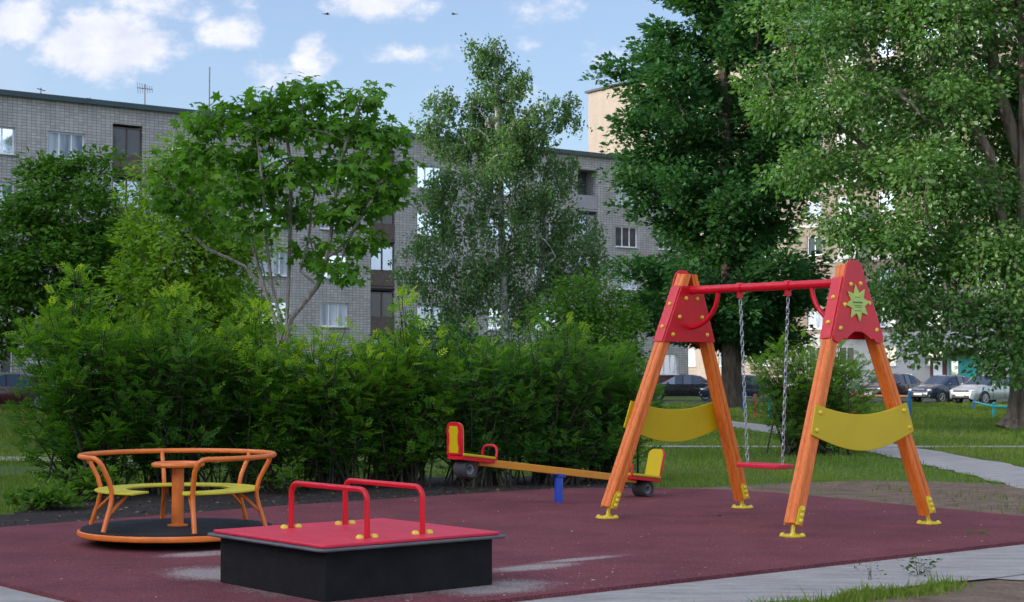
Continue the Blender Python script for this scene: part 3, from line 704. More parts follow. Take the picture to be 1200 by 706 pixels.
def birch(name, px, D, H, hw, label, seed, n=330, zlo=1.6):
    rng = np.random.default_rng(seed); X = at(px, 300, D).x
    root = tree_root(name, X, D, label)
    # drooping strands hung from upswept limbs
    lob = []
    for (px_, py_, rx, rz) in [(568, 62, 17, 26), (588, 78, 20, 30), (572, 105, 24, 34), (604, 112, 22, 32), (520, 120, 16, 26), (508, 150, 18, 24), (530, 165, 20, 26), (560, 160, 26, 30), (585, 140, 24, 34), (602, 160, 28, 30), (578, 182, 32, 30), (552, 128, 16, 24), (640, 140, 20, 28), (664, 132, 13, 22), (622, 165, 28, 30), (592, 190, 40, 34), (655, 195, 24, 26), (545, 215, 36, 34), (510, 225, 22, 30), (632, 230, 38, 34), (590, 255, 48, 38), (665, 262, 30, 34), (520, 275, 38, 40), (560, 310, 46, 36), (625, 300, 44, 38), (495, 310, 26, 36), (690, 285, 18, 30), (655, 325, 38, 34), (600, 345, 50, 34), (530, 350, 40, 32), (690, 325, 20, 30)]:
        p = np.array(at(px_, py_, D)) - np.array([X, D, tz(D)]); k_ = D / F
        lob.append((p[0], rng.normal(0, .35), p[2], rx * k_, max(.45, rx * k_), rz * k_))
    C, O = lobes_clusters(lob, n, rng, .15, .3, .55); m = len(C); f = np.clip((C[:, 2] - zlo) / (H - zlo), 0, 1)
    tr = [[(0, 0, 0), (.05, 0, 1.2), (0, 0, 2.6), (-.08, 0, 4.2), (-.12, .05, 6), (-.2, 0, 8), (-.25, 0, H - .4)], [(.25, .1, 0), (.45, .1, 1.5), (.75, .1, 3.0), (1.0, .1, 4.6), (1.05, .1, 5.8)]]
    sk = Skel(tr, rng).grow(C, .45, kz=.8, sag=.28, minlow=1.5)
    sk.mesh('trunk', M['bk_birch'], root, .10, .006, .38)
    parts = []
    # each strand: a run of small leaves hanging below its cluster
    ns = 5; base = np.repeat(C, ns, 0) + rng.normal(0, .15, (m * ns, 3)) * np.array([1, 1, .7]); Ls = rng.uniform(.25, .95, m * ns) * np.repeat(np.interp(f, [0, .6, 1], [1.0, .85, .45]), ns)
    k = 22; t = np.tile(np.linspace(0, 1, k), m * ns)
    sw = np.repeat(rng.normal(0, .16, (m * ns, 2)), k, 0) * t[:, None]
    P = np.repeat(base, k, 0) + np.column_stack([sw, -t * np.repeat(Ls, k)]) + rng.normal(0, .045, (m * ns * k, 3))
    keep = P[:, 2] > .9; P = P[keep]
    nn = len(P); Dr = unit(rng.normal(0, .6, (nn, 3)) + np.array([0, 0, -.7])); Nn = unit(rng.normal(0, 1, (nn, 3)) + np.array([0, -.2, .4]))
    R = np.clip(np.repeat(rng.uniform(0, .5, m * ns), k)[keep] + rng.uniform(0, .5, nn), 0, 1)
    parts.append(place_leaves(leaf_diamond(.62), P, Dr, Nn, .088 * (1 + .3 * rng.uniform(-1, 1, nn)), R))
    finish_crown('crown', parts, M['lf_birch'], root)
birch('birch_tree', 592, 45.0, 10.5, 2.55, 'tall feathery birch with drooping twigs and a pale trunk', 31, 500)

def small_round(name, px, D, lobes, label, seed, n, leaf, size, k, mat, bark, rb, spread=.2):
    rng = np.random.default_rng(seed); X = at(px, 300, D).x
    root = tree_root(name, X, D, label)
    C, O = lobes_clusters(lobes, n, rng, 0.45, 0.4)
    top = max(l[2] for l in lobes)
    sk = Skel([[(0, 0, 0), (.03, 0, top * .25), (-.02, 0, top * .5), (0, 0, top * .9)]], rng).grow(C[::2], .35, minlow=.3)
    sk.mesh('trunk', bark, root, rb)
    finish_crown('crown', [leaves_at(C, O, k, rng, leaf, size, spread, .7, .9, .25)], mat, root)
small_round('lilac_tree', 690, 40.0, [(0, 0, 3.0, .8, .8, .7), (-.6, 0, 2.5, .7, .7, .7), (.6, 0, 2.4, .7, .7, .7), (0, -.3, 1.9, 1.0, .8, .7), (.5, 0, 1.5, .8, .8, .7), (-.7, 0, 1.5, .7, .7, .6), (.2, 0, .9, 1.0, .8, .6)], 'compact dark green small tree between the hedge and the birch', 41, 300, leaf_diamond(.6), .11, 40, M['lf_dark'], M['bk_brown'], .07)
small_round('dark_shrub_tree', 505, 42.0, [(0, 0, 2.0, 1.0, .8, .7), (-.9, 0, 1.6, .8, .8, .6), (.9, 0, 1.7, .9, .8, .6), (1.9, 0, 1.5, .8, .8, .6), (-1.7, 0, 1.3, .7, .7, .5), (.4, 0, 1.0, 1.6, .8, .6)], 'low dark shrubby tree under the birch by the grey block', 42, 260, leaf_diamond(.6), .11, 36, M['lf_poplar'], M['bk_brown'], .06)
small_round('dark_shrub_tree', 262, 37.0, [(0, 0, 2.6, .9, .8, .8), (-.9, 0, 2.2, .8, .8, .7), (.8, 0, 1.9, .7, .8, .7), (-1.6, 0, 1.7, .8, .8, .6), (.2, 0, 1.2, 1.4, .8, .6)], 'dark shrubby tree behind the hedge below the yellow green tree', 43, 240, leaf_diamond(.6), .12, 36, M['lf_dark'], M['bk_brown'], .06)

def poplar():
    rng = np.random.default_rng(51); D = 70.0; X = at(856, 300, D).x
    root = tree_root('poplar_tree', X, D, 'very tall dark green conical tree behind the swing with a thick dark trunk')
    H = 22.0
    # upswept limbs round the trunk, each a row of clumps
    C = []; O = []
    z0 = 2.3; i = 0
    while z0 < H - 1:
        th = i * 2.399 + rng.uniform(-.3, .3); f = (z0 - 2.9) / (H - 2.9)
        L = np.interp(f, [0, .06, .15, .35, .5, .65, .85, 1], [3.5, 4.5, 4.9, 4.9, 4.3, 3.3, 1.9, .5]) * rng.uniform(.72, 1.12)
        rise = rng.uniform(.25, .65) if z0 > 5 else rng.uniform(-.08, .35); d = np.array([math.cos(th), math.sin(th)])
        m = int(5 + L * 2.6)
        t = np.linspace(.22, 1, m)
        for tt in t:
            w = .22 * L * (tt * (1.25 - tt)) + .10
            for _ in range(3):
                p = np.array([d[0] * L * tt, d[1] * L * tt, z0 + L * (rise * tt + .18 * tt * tt)]) + rng.normal(0, 1, 3) * np.array([w, w, w * .55])
                C.append(p); O.append((d[0], d[1], .5))
        z0 += rng.uniform(.30, .50) if z0 > 5 else .2; i += 1
    C = np.array(C) - np.array([0.35, 0, 0]) * (np.array(C)[:, 2:3] / H); O = np.array(O)
    kk = C[:, 2] > 2.2; C = C[kk]; O = O[kk]
    sk = Skel([[(0, 0, 0), (0, 0, .8), (.02, 0, 2), (-.02, .03, 4), (.0, 0, 7), (-.15, 0, 11), (-.25, 0, 15), (-.35, 0, H - 1)]], rng).grow(C[::4], .8, kz=.9, sag=.02, minlow=2.2)
    sk.mesh('trunk', M['bk_brown'], root, .42, .012, .45, 1.3)
    finish_crown('crown', [leaves_at(C, O, 46, rng, leaf_diamond(.62), .25, .36, .55, .8, .05)], M['lf_poplar'], root)
poplar()

def big_right():
    rng = np.random.default_rng(61); D = 41.0; X = at(1192, 300, D).x
    root = tree_root('old_tree', X, D, 'large spreading silvery leaved tree at the right edge with rough brown trunk')
    lob = []
    def L(px, py, r, dy=0.0, rz=None, ): p = np.array(at(px, py, D + dy)) - np.array([X, D, tz(D)]); lob.append((p[0], p[1], p[2], r, r, rz or r * .75))
    for a in [(905, 15, .5, .5), (960, 45, 1.1, -.5), (1030, 20, 1.2, .6), (1100, 30, 1.3, -.8), (1170, 20, 1.4, .3), (925, 130, .75, 0), (985, 120, 1.1, -1), (1050, 110, 1.2, .8), (1120, 120, 1.0, -1.2), (1190, 110, 1.2, 1), (945, 200, .85, -.4), (1010, 200, 1.1, .5), (1080, 210, 1.2, -1.4), (1150, 230, 1.0, -.6), (1215, 220, 1.3, .8), (985, 265, .7, -.8), (1040, 290, 1.1, -1), (1110, 300, 1.2, -.4), (1180, 310, 1.2, -1.5), (1240, 310, 1.3, .5), (1055, 360, .8, -.8), (1120, 375, .9, -1.2), (1080, 405, .55, -1.0), (1035, 345, .5, .6), (1190, 385, .9, -1.8), (1160, 425, .5, -1.6), (1195, 430, .5, -2), (1245, 400, 1.0, -1), (1300, 200, 1.6, 0), (1320, 330, 1.5, 0), (1290, 60, 1.7, 0), (893, 90, .45, .4)]:
        L(*a)
    for a in [(-3.5, 1, 11.2, 2.2, 2, 1.4), (-.5, 0, 12.4, 2.6, 2.4, 1.6), (2.5, 0, 11.5, 2.4, 2.2, 1.6), (0, 3, 7, 3.5, 2, 3), (3, 2, 6, 2.5, 2.5, 2.5)]: lob.append(a)
    C, O = lobes_clusters(lob, 3100, rng, 0.35, 0.35)
    q = lambda px, py, dy=0: np.array(at(px, py, D + dy)) - np.array([X, D, tz(D)])
    tr = [[(-.12, 0, -.05), (-.02, 0, .25), (.08, 0, .8), (.12, 0, 1.5), (.10, 0, 2.4), (.2, 0, 4), (.25, .1, 6), (.2, 0, 8.5), (.1, 0, 11)]]
    sk = Skel(tr, rng)
    for e in [[tr[0][4], q(1188, 345), q(1172, 250, -.2), q(1160, 180, -.3), q(1130, 130, -.4), q(1090, 95, -.5)], [tr[0][5], q(1200, 200, .2), q(1185, 150, .3), q(1165, 90, .3), q(1160, 20, .3)]]:
        d = np.linalg.norm(np.array(sk.p) - np.array(e[0]), axis=1); ch = [int(np.argmin(d))]
        for pnt in e[1:]: sk.p.append(np.array(pnt, float)); sk.par.append(ch[-1]); ch.append(len(sk.p) - 1)
        sk.chains.append(ch)
    sk.ntr = len(sk.p)
    sk.grow(C[::4], .5, kz=.5, sag=.2, minlow=2.0)
    sk.mesh('trunk', M['bk_old'], root, .30, .007, .42, 1.6)
    parts = [leaves_at(C, O, 46, rng, leaf_diamond(.68), .125, .30, .7, .55, .5, sv=.35)]
    finish_crown('crown', parts, M['lf_silver'], root)
big_right()

# ------------------------------------------------------------------ shrubs
PIN = leaf_pinnate()
def shrub(name, x, y, hw, h, seed, label, group=None, shoots=85, per=30, size=.19, mat=None, spike=0.0, low=.12, tmpl=None, lean=(0, 0), tipb=.75, depth=None):
    rng = np.random.default_rng(seed)
    root = empty(name, (x, y, GZ)); tag(root, label, 'shrub', group)
    dp = depth or hw
    mb = MB(); P = []; D = []; Nn = []; S = []; R = []
    for i in range(shoots):
        th = rng.uniform(0, 2 * PI); rr = math.sqrt(rng.random())
        if i % 4 == 0: rr = rng.uniform(.8, 1.05)
        ztop = h * (1 - .30 * rr * rr) * rng.uniform(.72, 1.04)
        if i % 4 == 0: ztop *= rng.uniform(.35, .85)
        if spike and i < 4: rr = .15 * rng.random(); ztop = h + spike * rng.uniform(.6, 1)
        tip = np.array([hw * rr * math.cos(th) + lean[0] * ztop, dp * rr * math.sin(th) + lean[1] * ztop, ztop])
        b = np.array([.22 * hw * rng.normal(), .22 * dp * rng.normal(), 0.0])
        ctrl = b * .6 + tip * .4 + np.array([0, 0, .25 * ztop])
        cv = [b * (1 - t) ** 2 + ctrl * 2 * t * (1 - t) + tip * t * t for t in np.linspace(0, 1, 7)]
        mb.tube(cv, [.013 * min(1, h * 1.2) * (1 - .75 * t) * (.7 + .6 * rng.random()) for t in np.linspace(0, 1, 7)], 4, caps=False)
        rad_ = np.array([math.cos(th), math.sin(th), 0])
        for k in range(per):
            t = 1 - (1 - low) * (k / per) ** 1.25 * rng.uniform(.85, 1.0)
            q = b * (1 - t) ** 2 + ctrl * 2 * t * (1 - t) + tip * t * t
            if q[2] < min(.10, .2 * h): continue
            a = rng.uniform(0, 2 * PI); hor = np.array([math.cos(a), math.sin(a), 0])
            up = .95 if t > .93 else rng.uniform(-.05, .5)
            d = hor * .8 + rad_ * .45 * rr + np.array([0, 0, up])
            P.append(q + hor * rng.uniform(0, .10) + rng.normal(0, .025, 3)); D.append(d)
            Nn.append(np.array([0, 0, 1.0]) + rng.normal(0, .4, 3) - hor * .2)
            S.append(size * rng.uniform(.65, 1.2) * (.8 if t > .95 else 1))
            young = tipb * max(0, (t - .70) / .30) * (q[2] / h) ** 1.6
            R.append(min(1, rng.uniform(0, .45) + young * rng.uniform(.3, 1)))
    mb.build('stems', M['bk_stem'], root, smooth=0, fix=False)
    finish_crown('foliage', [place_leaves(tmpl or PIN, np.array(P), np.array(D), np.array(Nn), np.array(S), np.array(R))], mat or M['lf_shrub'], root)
    return root

HG = 'shrubs of the hedge behind the rubber surface'
for i, (px, D, hw, h, spike, lab, ln) in enumerate([
    (104, 19.5, .76, 2.46, .1, 'tallest loose shrub of the hedge, at the left behind the carousel', (-.06, 0)),
    (205, 19.8, .85, 2.24, .1, 'feathery hedge shrub directly behind the carousel, bare stems below', (0, 0)),
    (298, 20.2, .80, 2.10, .1, 'hedge shrub in front of the maple stems', (0, 0)),
    (385, 20.6, .80, 2.0, .0, 'hedge shrub behind the red U-shaped handles', (0, 0)),
    (468, 21.0, .80, 1.98, .45, 'hedge shrub with one tall bright shoot standing above its top', (0, 0)),
    (560, 21.2, .88, 2.02, .0, 'hedge shrub right behind the raised end of the seesaw', (0, 0)),
    (650, 21.5, .90, 2.10, .0, 'rounded dense hedge shrub above the blue seesaw post', (0, 0)),
    (712, 22.0, .60, 1.85, .0, 'last hedge shrub at the right, next to the swing leg', (.05, 0))]):
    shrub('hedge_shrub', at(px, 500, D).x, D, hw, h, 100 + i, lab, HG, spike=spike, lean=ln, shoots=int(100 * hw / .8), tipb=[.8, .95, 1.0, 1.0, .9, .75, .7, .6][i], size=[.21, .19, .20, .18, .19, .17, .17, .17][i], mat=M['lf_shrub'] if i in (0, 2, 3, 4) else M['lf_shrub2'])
# bush behind the swing seat
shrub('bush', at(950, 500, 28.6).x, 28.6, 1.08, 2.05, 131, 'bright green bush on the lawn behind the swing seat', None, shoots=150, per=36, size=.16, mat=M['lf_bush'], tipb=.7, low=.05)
# low weeds by the carousel
shrub('weed_clump', *gnd(52, 592)[:2], .42, .24, 141, 'low patch of broad green weeds at the edge of the soil, left of the carousel', shoots=40, per=14, size=.10, mat=M['lf_bush'], tmpl=leaf_diamond(.6), tipb=.3, low=.2)['category'] = 'weeds'
shrub('weed_clump', *gnd(104, 583)[:2], .30, .42, 142, 'taller green weed clump right behind the left rail of the carousel', shoots=26, per=14, size=.10, mat=M['lf_bush'], tmpl=leaf_diamond(.6), tipb=.3, low=.2)['category'] = 'weeds'
shrub('weed_clump', *gnd(700, 548)[:2], .35, .50, 143, 'leafy green weed clump under the last shrub of the hedge by the swing leg', shoots=30, per=16, size=.11, mat=M['lf_bush'], tmpl=leaf_diamond(.5), tipb=.3, low=.15)['category'] = 'weeds'
shrub('weed_clump', *gnd(338, 575)[:2], .28, .40, 144, 'sparse green weed clump between the carousel and the red handles', shoots=16, per=12, size=.10, mat=M['lf_bush'], tmpl=leaf_diamond(.5), tipb=.3, low=.15)['category'] = 'weeds'
w = shrub('verge_weed', *gnd(1078, 677, GZ)[:2], .05, .16, 145, 'single leafy weed standing above the grass verge', shoots=6, per=14, size=.045, mat=M['weed'], tmpl=leaf_diamond(.5), tipb=.3, low=.1); w['category'] = 'weeds'
w = shrub('verge_weed', *gnd(1019, 683, GZ)[:2], .03, .15, 146, 'thin dark seed stalk weed in the grass verge', shoots=4, per=9, size=.03, mat=M['weed'], tmpl=leaf_diamond(.4), tipb=.1, low=.2); w['category'] = 'weeds'

# ------------------------------------------------------------------ swing
def swing():
    root = empty('swing', (2.33, 15.78, 0), ANG)
    tag(root, 'single-seat swing on two orange timber A-frames with red tops', 'swing')
    FY, TILT, FX, TX, TOPZ = 1.137, 0.065, 0.95, 0.032, 2.30
    bolt_me = MB().lathe([(.021, 0), (.020, .008), (.013, .015), (.004, .018)], 10).mesh('bolt_cap', 60); bolt_me.materials.append(M['bolt'])
    def bolt(parent, p, n):
        o = link('bolt_cap', bolt_me, None, parent, p); o.rotation_mode = 'QUATERNION'; o.rotation_quaternion = Vector((0, 0, 1)).rotation_difference(Vector(n)); return o
    for s in (-1, 1):
        def Fp(x, z, nrm=0.0):                       # point in the tilted frame plane, nrm = outward offset
            return Vector((x, s * (FY - TILT * z + nrm), z + nrm * TILT))
        nout = Vector((0, s, TILT)).normalized()
        lx = lambda z: FX - (FX - TX) * z / TOPZ
        for h in (-1, 1):
            # grooved, chamfered timber profile
            prof = []
            a, c, gq, gd = .058, .013, .010, .009
            for k in range(4):
                w = k * PI / 2; cw, sw = math.cos(w), math.sin(w)
                for (u, v) in [(a, -a + c), (a, -gq), (a - gd, 0), (a, gq), (a, a - c)]:
                    prof.append((u * cw - v * sw, u * sw + v * cw))
            mb = MB(); n = len(prof); zb, zt = .095, 2.315
            rings = []
            ang = math.atan2((FX - TX), TOPZ)
            vs = []
            for z in (zb, zt):
                for (u, v) in prof:
                    zz = z + h * u * math.sin(ang) * (1 if z < 1 else .0)
                    xx = h * lx(z) + u / math.cos(ang)
                    vs.append(Fp(h * max(h * xx, .001), zz, v))
            fs = [tuple(range(n)), tuple(range(2 * n - 1, n - 1, -1))] + [(i, (i + 1) % n, n + (i + 1) % n, n + i) for i in range(n)]
            mb.add(vs, fs)
            leg = mb.build('leg', M['timber'], root, smooth=25)
            # yellow foot: stem, base plate and a bolted strap on the outer face
            fb = MB()
            x0 = h * lx(.06)
            fb.tube([Fp(x0, .008), Fp(h * lx(.15), .16)], .018, 8)
            c0 = Fp(x0, 0)
            fb.lathe([(.11, 0.0), (.11, .010), (.09, .014), (.02, .018)], 20, (c0.x, c0.y, 0.001))
            poly = [(h * lx(.098) - .040, .098), (h * lx(.098) + .040, .098), (h * lx(.22) + .040, .22), (h * lx(.25) + .018, .25), (h * lx(.25) - .018, .25), (h * lx(.22) - .040, .22)]
            fb.prism(poly, lambda x, z: Fp(x, z, .059), lambda x, z: Fp(x, z, .067))
            fb.prism(poly, lambda x, z: Fp(x, z, -.059), lambda x, z: Fp(x, z, -.067))
            ft = fb.build('foot_bracket', M['yellow2'], leg, smooth=30)
            for t in (.125, .17, .215): bolt(leg, Fp(h * lx(t) + .012, t, s * -.067), nout * -s)
            for k in range(4):
                w = k * PI / 2 + .6; bolt(leg, (c0.x + .082 * math.cos(w), c0.y + .082 * math.sin(w), .012), (0, 0, 1))
            # red cheek on the leg's outer side
            ck = MB(); e = .060 / math.cos(ang)
            poly = [(1.66, -.055), (1.66, .055), (2.20, .055), (2.20, -.055)]
            ck.prism(poly, lambda z, v: Fp(h * (lx(z) + e), z, v), lambda z, v: Fp(h * (lx(z) + e + .013), z, v))
            cko = ck.build('cheek_plate', M['red'], root, bevel=.003, smooth=30)
            for t in (1.80, 2.02): bolt(cko, Fp(h * (lx(t) + e + .013), t, 0), (h, 0, .38))
        # gusset plates, outer (wavy lower edge) and inner
        ed = lambda z: lx(z) + .066
        outer = [(-ed(1.66), 1.66)]
        outer = [(-.345, 1.675), (-.33, 1.635), (-.28, 1.615), (-.235, 1.625), (-.205, 1.655), (-.16, 1.650), (-.12, 1.68), (-.05, 1.715), (.05, 1.715), (.12, 1.68), (.16, 1.650), (.205, 1.655), (.235, 1.625), (.28, 1.615), (.33, 1.635), (.345, 1.675), (ed(1.75), 1.75), (ed(2.2) - .004, 2.2), (.11, 2.28), (.085, 2.325), (.045, 2.348), (-.045, 2.348), (-.085, 2.325), (-.11, 2.28), (-ed(2.2) + .004, 2.2), (-ed(1.75), 1.75)]
        inner = [(-ed(1.66), 1.66), (ed(1.66), 1.66), (ed(2.2), 2.2), (-ed(2.2), 2.2)]
        gp = MB().prism(outer, lambda x, z: Fp(x, z, .059), lambda x, z: Fp(x, z, .075)).build('gusset_plate', M['red'], root, bevel=.004, smooth=30)
        for (x, z) in [(-.065, 2.13), (.065, 2.14), (-.165, 1.95), (.17, 1.97), (-.24, 1.745), (.25, 1.735)]: bolt(gp, Fp(x, z, .075), nout)
        gi = MB().prism(inner, lambda x, z: Fp(x, z, -.059), lambda x, z: Fp(x, z, -.073)).build('gusset_plate', M['red'], root, bevel=.003, smooth=30)
        for (x, z) in [(-.075, 2.08), (.075, 2.08), (-.155, 1.90), (.155, 1.90), (-.235, 1.73), (.235, 1.73)]: bolt(gi, Fp(x, z, -.073), -nout)
        # curved yellow side panel on the outer faces
        up = [(-.62 + 1.24 * i / 16, 1.09 - .095 * math.sin(PI * i / 16)) for i in range(17)]
        dn = [(.70 - 1.40 * i / 16, .835 - .155 * math.sin(PI * i / 16)) for i in range(17)]
        pn = MB().prism(up + dn, lambda x, z: Fp(x, z, .0595), lambda x, z: Fp(x, z, .074)).build('side_panel', M['yellow'], root, bevel=.004, smooth=30)
        for (x, z) in [(-.57, 1.02), (.57, 1.02), (-.63, .87), (.63, .87)]: bolt(pn, Fp(x, z, .074), nout)
        if s == -1:
            st = []
            for k in range(16):
                w = PI / 2 + k * PI / 8; r = .165 if k % 2 == 0 else .094
                st.append((.005 + r * math.cos(w + .1), 1.965 + r * math.sin(w + .1) * 1.0))
            so = MB().prism(st, lambda x, z: Fp(x, z, .0755), lambda x, z: Fp(x, z, .087)).build('star_badge', M['star'], root, bevel=.003, smooth=30)
            for (x0, x1, z, hh) in [(-.062, .066, 1.972, .013), (-.050, .052, 1.945, .006), (-.040, .042, 1.930, .005), (-.045, .045, 1.898, .007), (-.03, .03, 2.018, .006)]:
                x = x0; ink = MB()
                while x < x1:
                    w_ = random.uniform(.006, .012); ink.prism([(x, z - hh / 2), (x + w_, z - hh / 2), (x + w_, z + hh / 2), (x, z + hh / 2)], lambda a_, b_: Fp(a_, b_, .0872), lambda a_, b_: Fp(a_, b_, .0882)); x += w_ + random.uniform(.002, .005)
                ink.build('badge_print', M['ink'], so, smooth=0)
    ZB = 2.155; ye = FY - TILT * ZB - .06
    MB().tube([(0, -ye, ZB), (0, ye, ZB)], .040, 18).build('top_bar', M['red'], root)
    for s in (-1, 1):
        pts = []
        for i in range(12):
            t = i / 11; w = t * PI / 2
            y = ye - .36 + .37 * (1 - math.cos(w)); z = ZB - .02 - .34 * math.sin(w)
            pts.append((0, s * (y + .022 * (ZB - z)), z))
        MB().tube(pts, .023, 10).build('brace', M['red'], root)
    # hangers, chains and the seat
    link_pts = []
    for k in range(12):
        w = 2 * PI * k / 12; link_pts.append((.0135 * math.sin(w), (.0135 * math.cos(w)) + (.016 if math.cos(w) >= 0 else -.016)))
    for s in (-1, 1):
        hb = MB().tube([(0, s * .295 - .03, ZB), (0, s * .295 + .03, ZB)], .049, 16).box((0, s * .295, ZB - .065), (.05, .035, .06))
        hb.build('hanger', M['red'], root)
        top = Vector((0, s * .295, ZB - .09)); bot = Vector((0, s * .215, .53)); d = bot - top; nl = int(d.length / .047)
        ch = MB()
        ax = d.normalized(); e1 = Vector((1, 0, 0)); e2 = ax.cross(e1).normalized()
        for i in range(nl + 1):
            c = top + d * (i / nl); sd = (e1 + e2 * .35).normalized() if i % 2 else (e2 - e1 * .35).normalized()
            ch.tube([c + sd * p + ax * q for p, q in link_pts], .0046, 5, closed=True)
        ch.build('chain', M['steel'], root, fix=False)
    prof = []
    for (cx, cy, a0) in [(.09, .22, 0), (-.09, .22, 90), (-.09, -.22, 180), (.09, -.22, 270)]:
        for k in range(5): w = rad(a0 + 22.5 * k); prof.append((cx + .035 * math.cos(w), cy + .035 * math.sin(w)))
    MB().prism(prof, lambda x, y: (x, y, .485), lambda x, y: (x, y, .525)).build('seat', M['redplate'], root, bevel=.008, smooth=40)
swing()

# ------------------------------------------------------------------ carousel
def carousel():
    root = empty('carousel', (-2.70, 13.84, 0)); root.scale = (.97, .97, 1)
    tag(root, 'orange carousel with round black deck, hand rail and yellow green bench', 'carousel')
    MB().lathe([(.30, 0.0), (.30, .055), (.10, .06)], 40).build('pivot_base', M['black'], root)
    MB().lathe([(.60, .055), (.765, .075), (.785, .10), (.785, .122), (.775, .130), (.06, .132)], 72).build('platform', M['deck'], root, smooth=30)
    MB().tube([(.797 * math.cos(w), .797 * math.sin(w), .092) for w in np.linspace(0, 2 * PI, 72, endpoint=False)], .020, 8, closed=True, flat=1.2).build('rim', M['orange'], root)
    MB().lathe([(.085, .132), (.085, .142), (.050, .147), (.050, .60), (.056, .605), (.056, .625), (.03, .632)], 24).build('column', M['orange'], root, smooth=30)
    hw = MB().tube([(.20 * math.cos(w), .20 * math.sin(w), .625) for w in np.linspace(0, 2 * PI, 40, endpoint=False)], .019, 8, closed=True)
    hw.lathe([(.185, .612), (.185, .628), (.02, .634)], 32)
    hw.build('hand_wheel', M['orange'], root)
    RR, ZR = .795, .700
    a0, a1 = 231.0, -69.0
    def post_pts(a, top=True):
        w = rad(a); pr = [(.70, RR), (.66, RR - .010), (.60, RR - .045), (.52, RR - .09), (.44, RR - .115), (.38, RR - .115), (.30, RR - .095), (.22, RR - .065), (.13, RR - .035)]
        return [(r * math.cos(w), r * math.sin(w), z) for z, r in (pr if top else pr[2:])]
    pts = []
    e0 = post_pts(a0, False); e1 = post_pts(a1, False)
    pts += list(reversed(e0))
    for t, z in ((.8, .645), (1.8, .675), (3.2, .692), (5.0, ZR)):
        r = RR - .028 if z < .65 else RR - .012 if z < .68 else RR; w = rad(a0 - t * 1.2); pts.append((r * math.cos(w), r * math.sin(w), z))
    for w in np.radians(np.linspace(a0 - 9, a1 + 9, 64)): pts.append((RR * math.cos(w), RR * math.sin(w), ZR))
    for t, z in ((5.0, ZR), (3.2, .692), (1.8, .675), (.8, .645)):
        r = RR - .028 if z < .65 else RR - .012 if z < .68 else RR; w = rad(a1 + t * 1.2); pts.append((r * math.cos(w), r * math.sin(w), z))
    pts += e1
    MB().tube(pts, .0205, 10).build('hand_rail', M['orange'], root, smooth=60)
    for i in range(6):
        a = a0 - i * (a0 - a1) / 5
        if 0 < i < 5: MB().tube(post_pts(a), .019, 10).build('post', M['orange'], root, smooth=60)
        w = rad(a)
        MB().tube([((RR - .09) * math.cos(w), (RR - .09) * math.sin(w), .26), (.60 * math.cos(w), .60 * math.sin(w), .35), (.52 * math.cos(w), .52 * math.sin(w), .408)], .014, 8).build('brace', M['orange'], root, smooth=60)
    out = [(.675 * math.cos(w), .675 * math.sin(w)) for w in np.radians(np.linspace(250, -76, 60))]
    inn = [(.42 * math.cos(w), .42 * math.sin(w)) for w in np.radians(np.linspace(-74, 248, 60))]
    MB().prism(out + inn, lambda x, y: (x, y, .418), lambda x, y: (x, y, .436)).build('bench', M['seatyel'], root, bevel=.005, smooth=40)
carousel()

# ------------------------------------------------------------------ springy platform
def platform():
    root = empty('rocking_platform', (-1.02, 11.185, 0), ANG)
    tag(root, 'low square platform with black sides, red top and two red U-shaped handles', 'platform')
    hx, hy = .65, .625
    def rr(ax, ay, r):
        p = []
        for (sx, sy, a) in [(1, 1, 0), (-1, 1, 90), (-1, -1, 180), (1, -1, 270)]:
            for k in range(5): w = rad(a + 22.5 * k); p.append((sx * (ax - r) + r * math.cos(w), sy * (ay - r) + r * math.sin(w)))
        return p
    MB().prism(rr(hx, hy, .02), lambda x, y: (x, y, 0.001), lambda x, y: (x, y, .302)).build('rubber_skirt', M['black'], root, bevel=.004, smooth=30)
    MB().prism(rr(hx + .075, hy + .075, .06), lambda x, y: (x, y, .303), lambda x, y: (x, y, .322)).build('edge_sheet', M['grey'], root, bevel=.008, smooth=30)
    MB().prism(rr(hx + .035, hy + .035, .025), lambda x, y: (x, y, .323), lambda x, y: (x, y, .343)).build('top_plate', M['redplate'], root, bevel=.005, smooth=30)
    bolt_me = MB().lathe([(.026, 0), (.025, .012), (.016, .021), (.004, .024)], 12).mesh('bolt_cap', 60); bolt_me.materials.append(M['bolt'])
    for x in (-.215, .215):
        pts = [(x, -.44, .343), (x, -.44, .57)]
        for k in range(1, 7): w = rad(90 * k / 6); pts.append((x, -.44 + .07 * (1 - math.cos(w)), .57 + .07 * math.sin(w)))
        for k in range(0, 7): w = rad(90 * k / 6); pts.append((x, .44 - .07 + .07 * math.sin(w), .57 + .07 * math.cos(w)))
        pts.append((x, .44, .343))
        h = MB().tube(pts, .018, 12).build('handle', M['red'], root, smooth=60)
        for y in (-.44, .44):
            for dx in (-.055, .055): link('bolt_cap', bolt_me, None, h, (x + dx, y, .343))
platform()

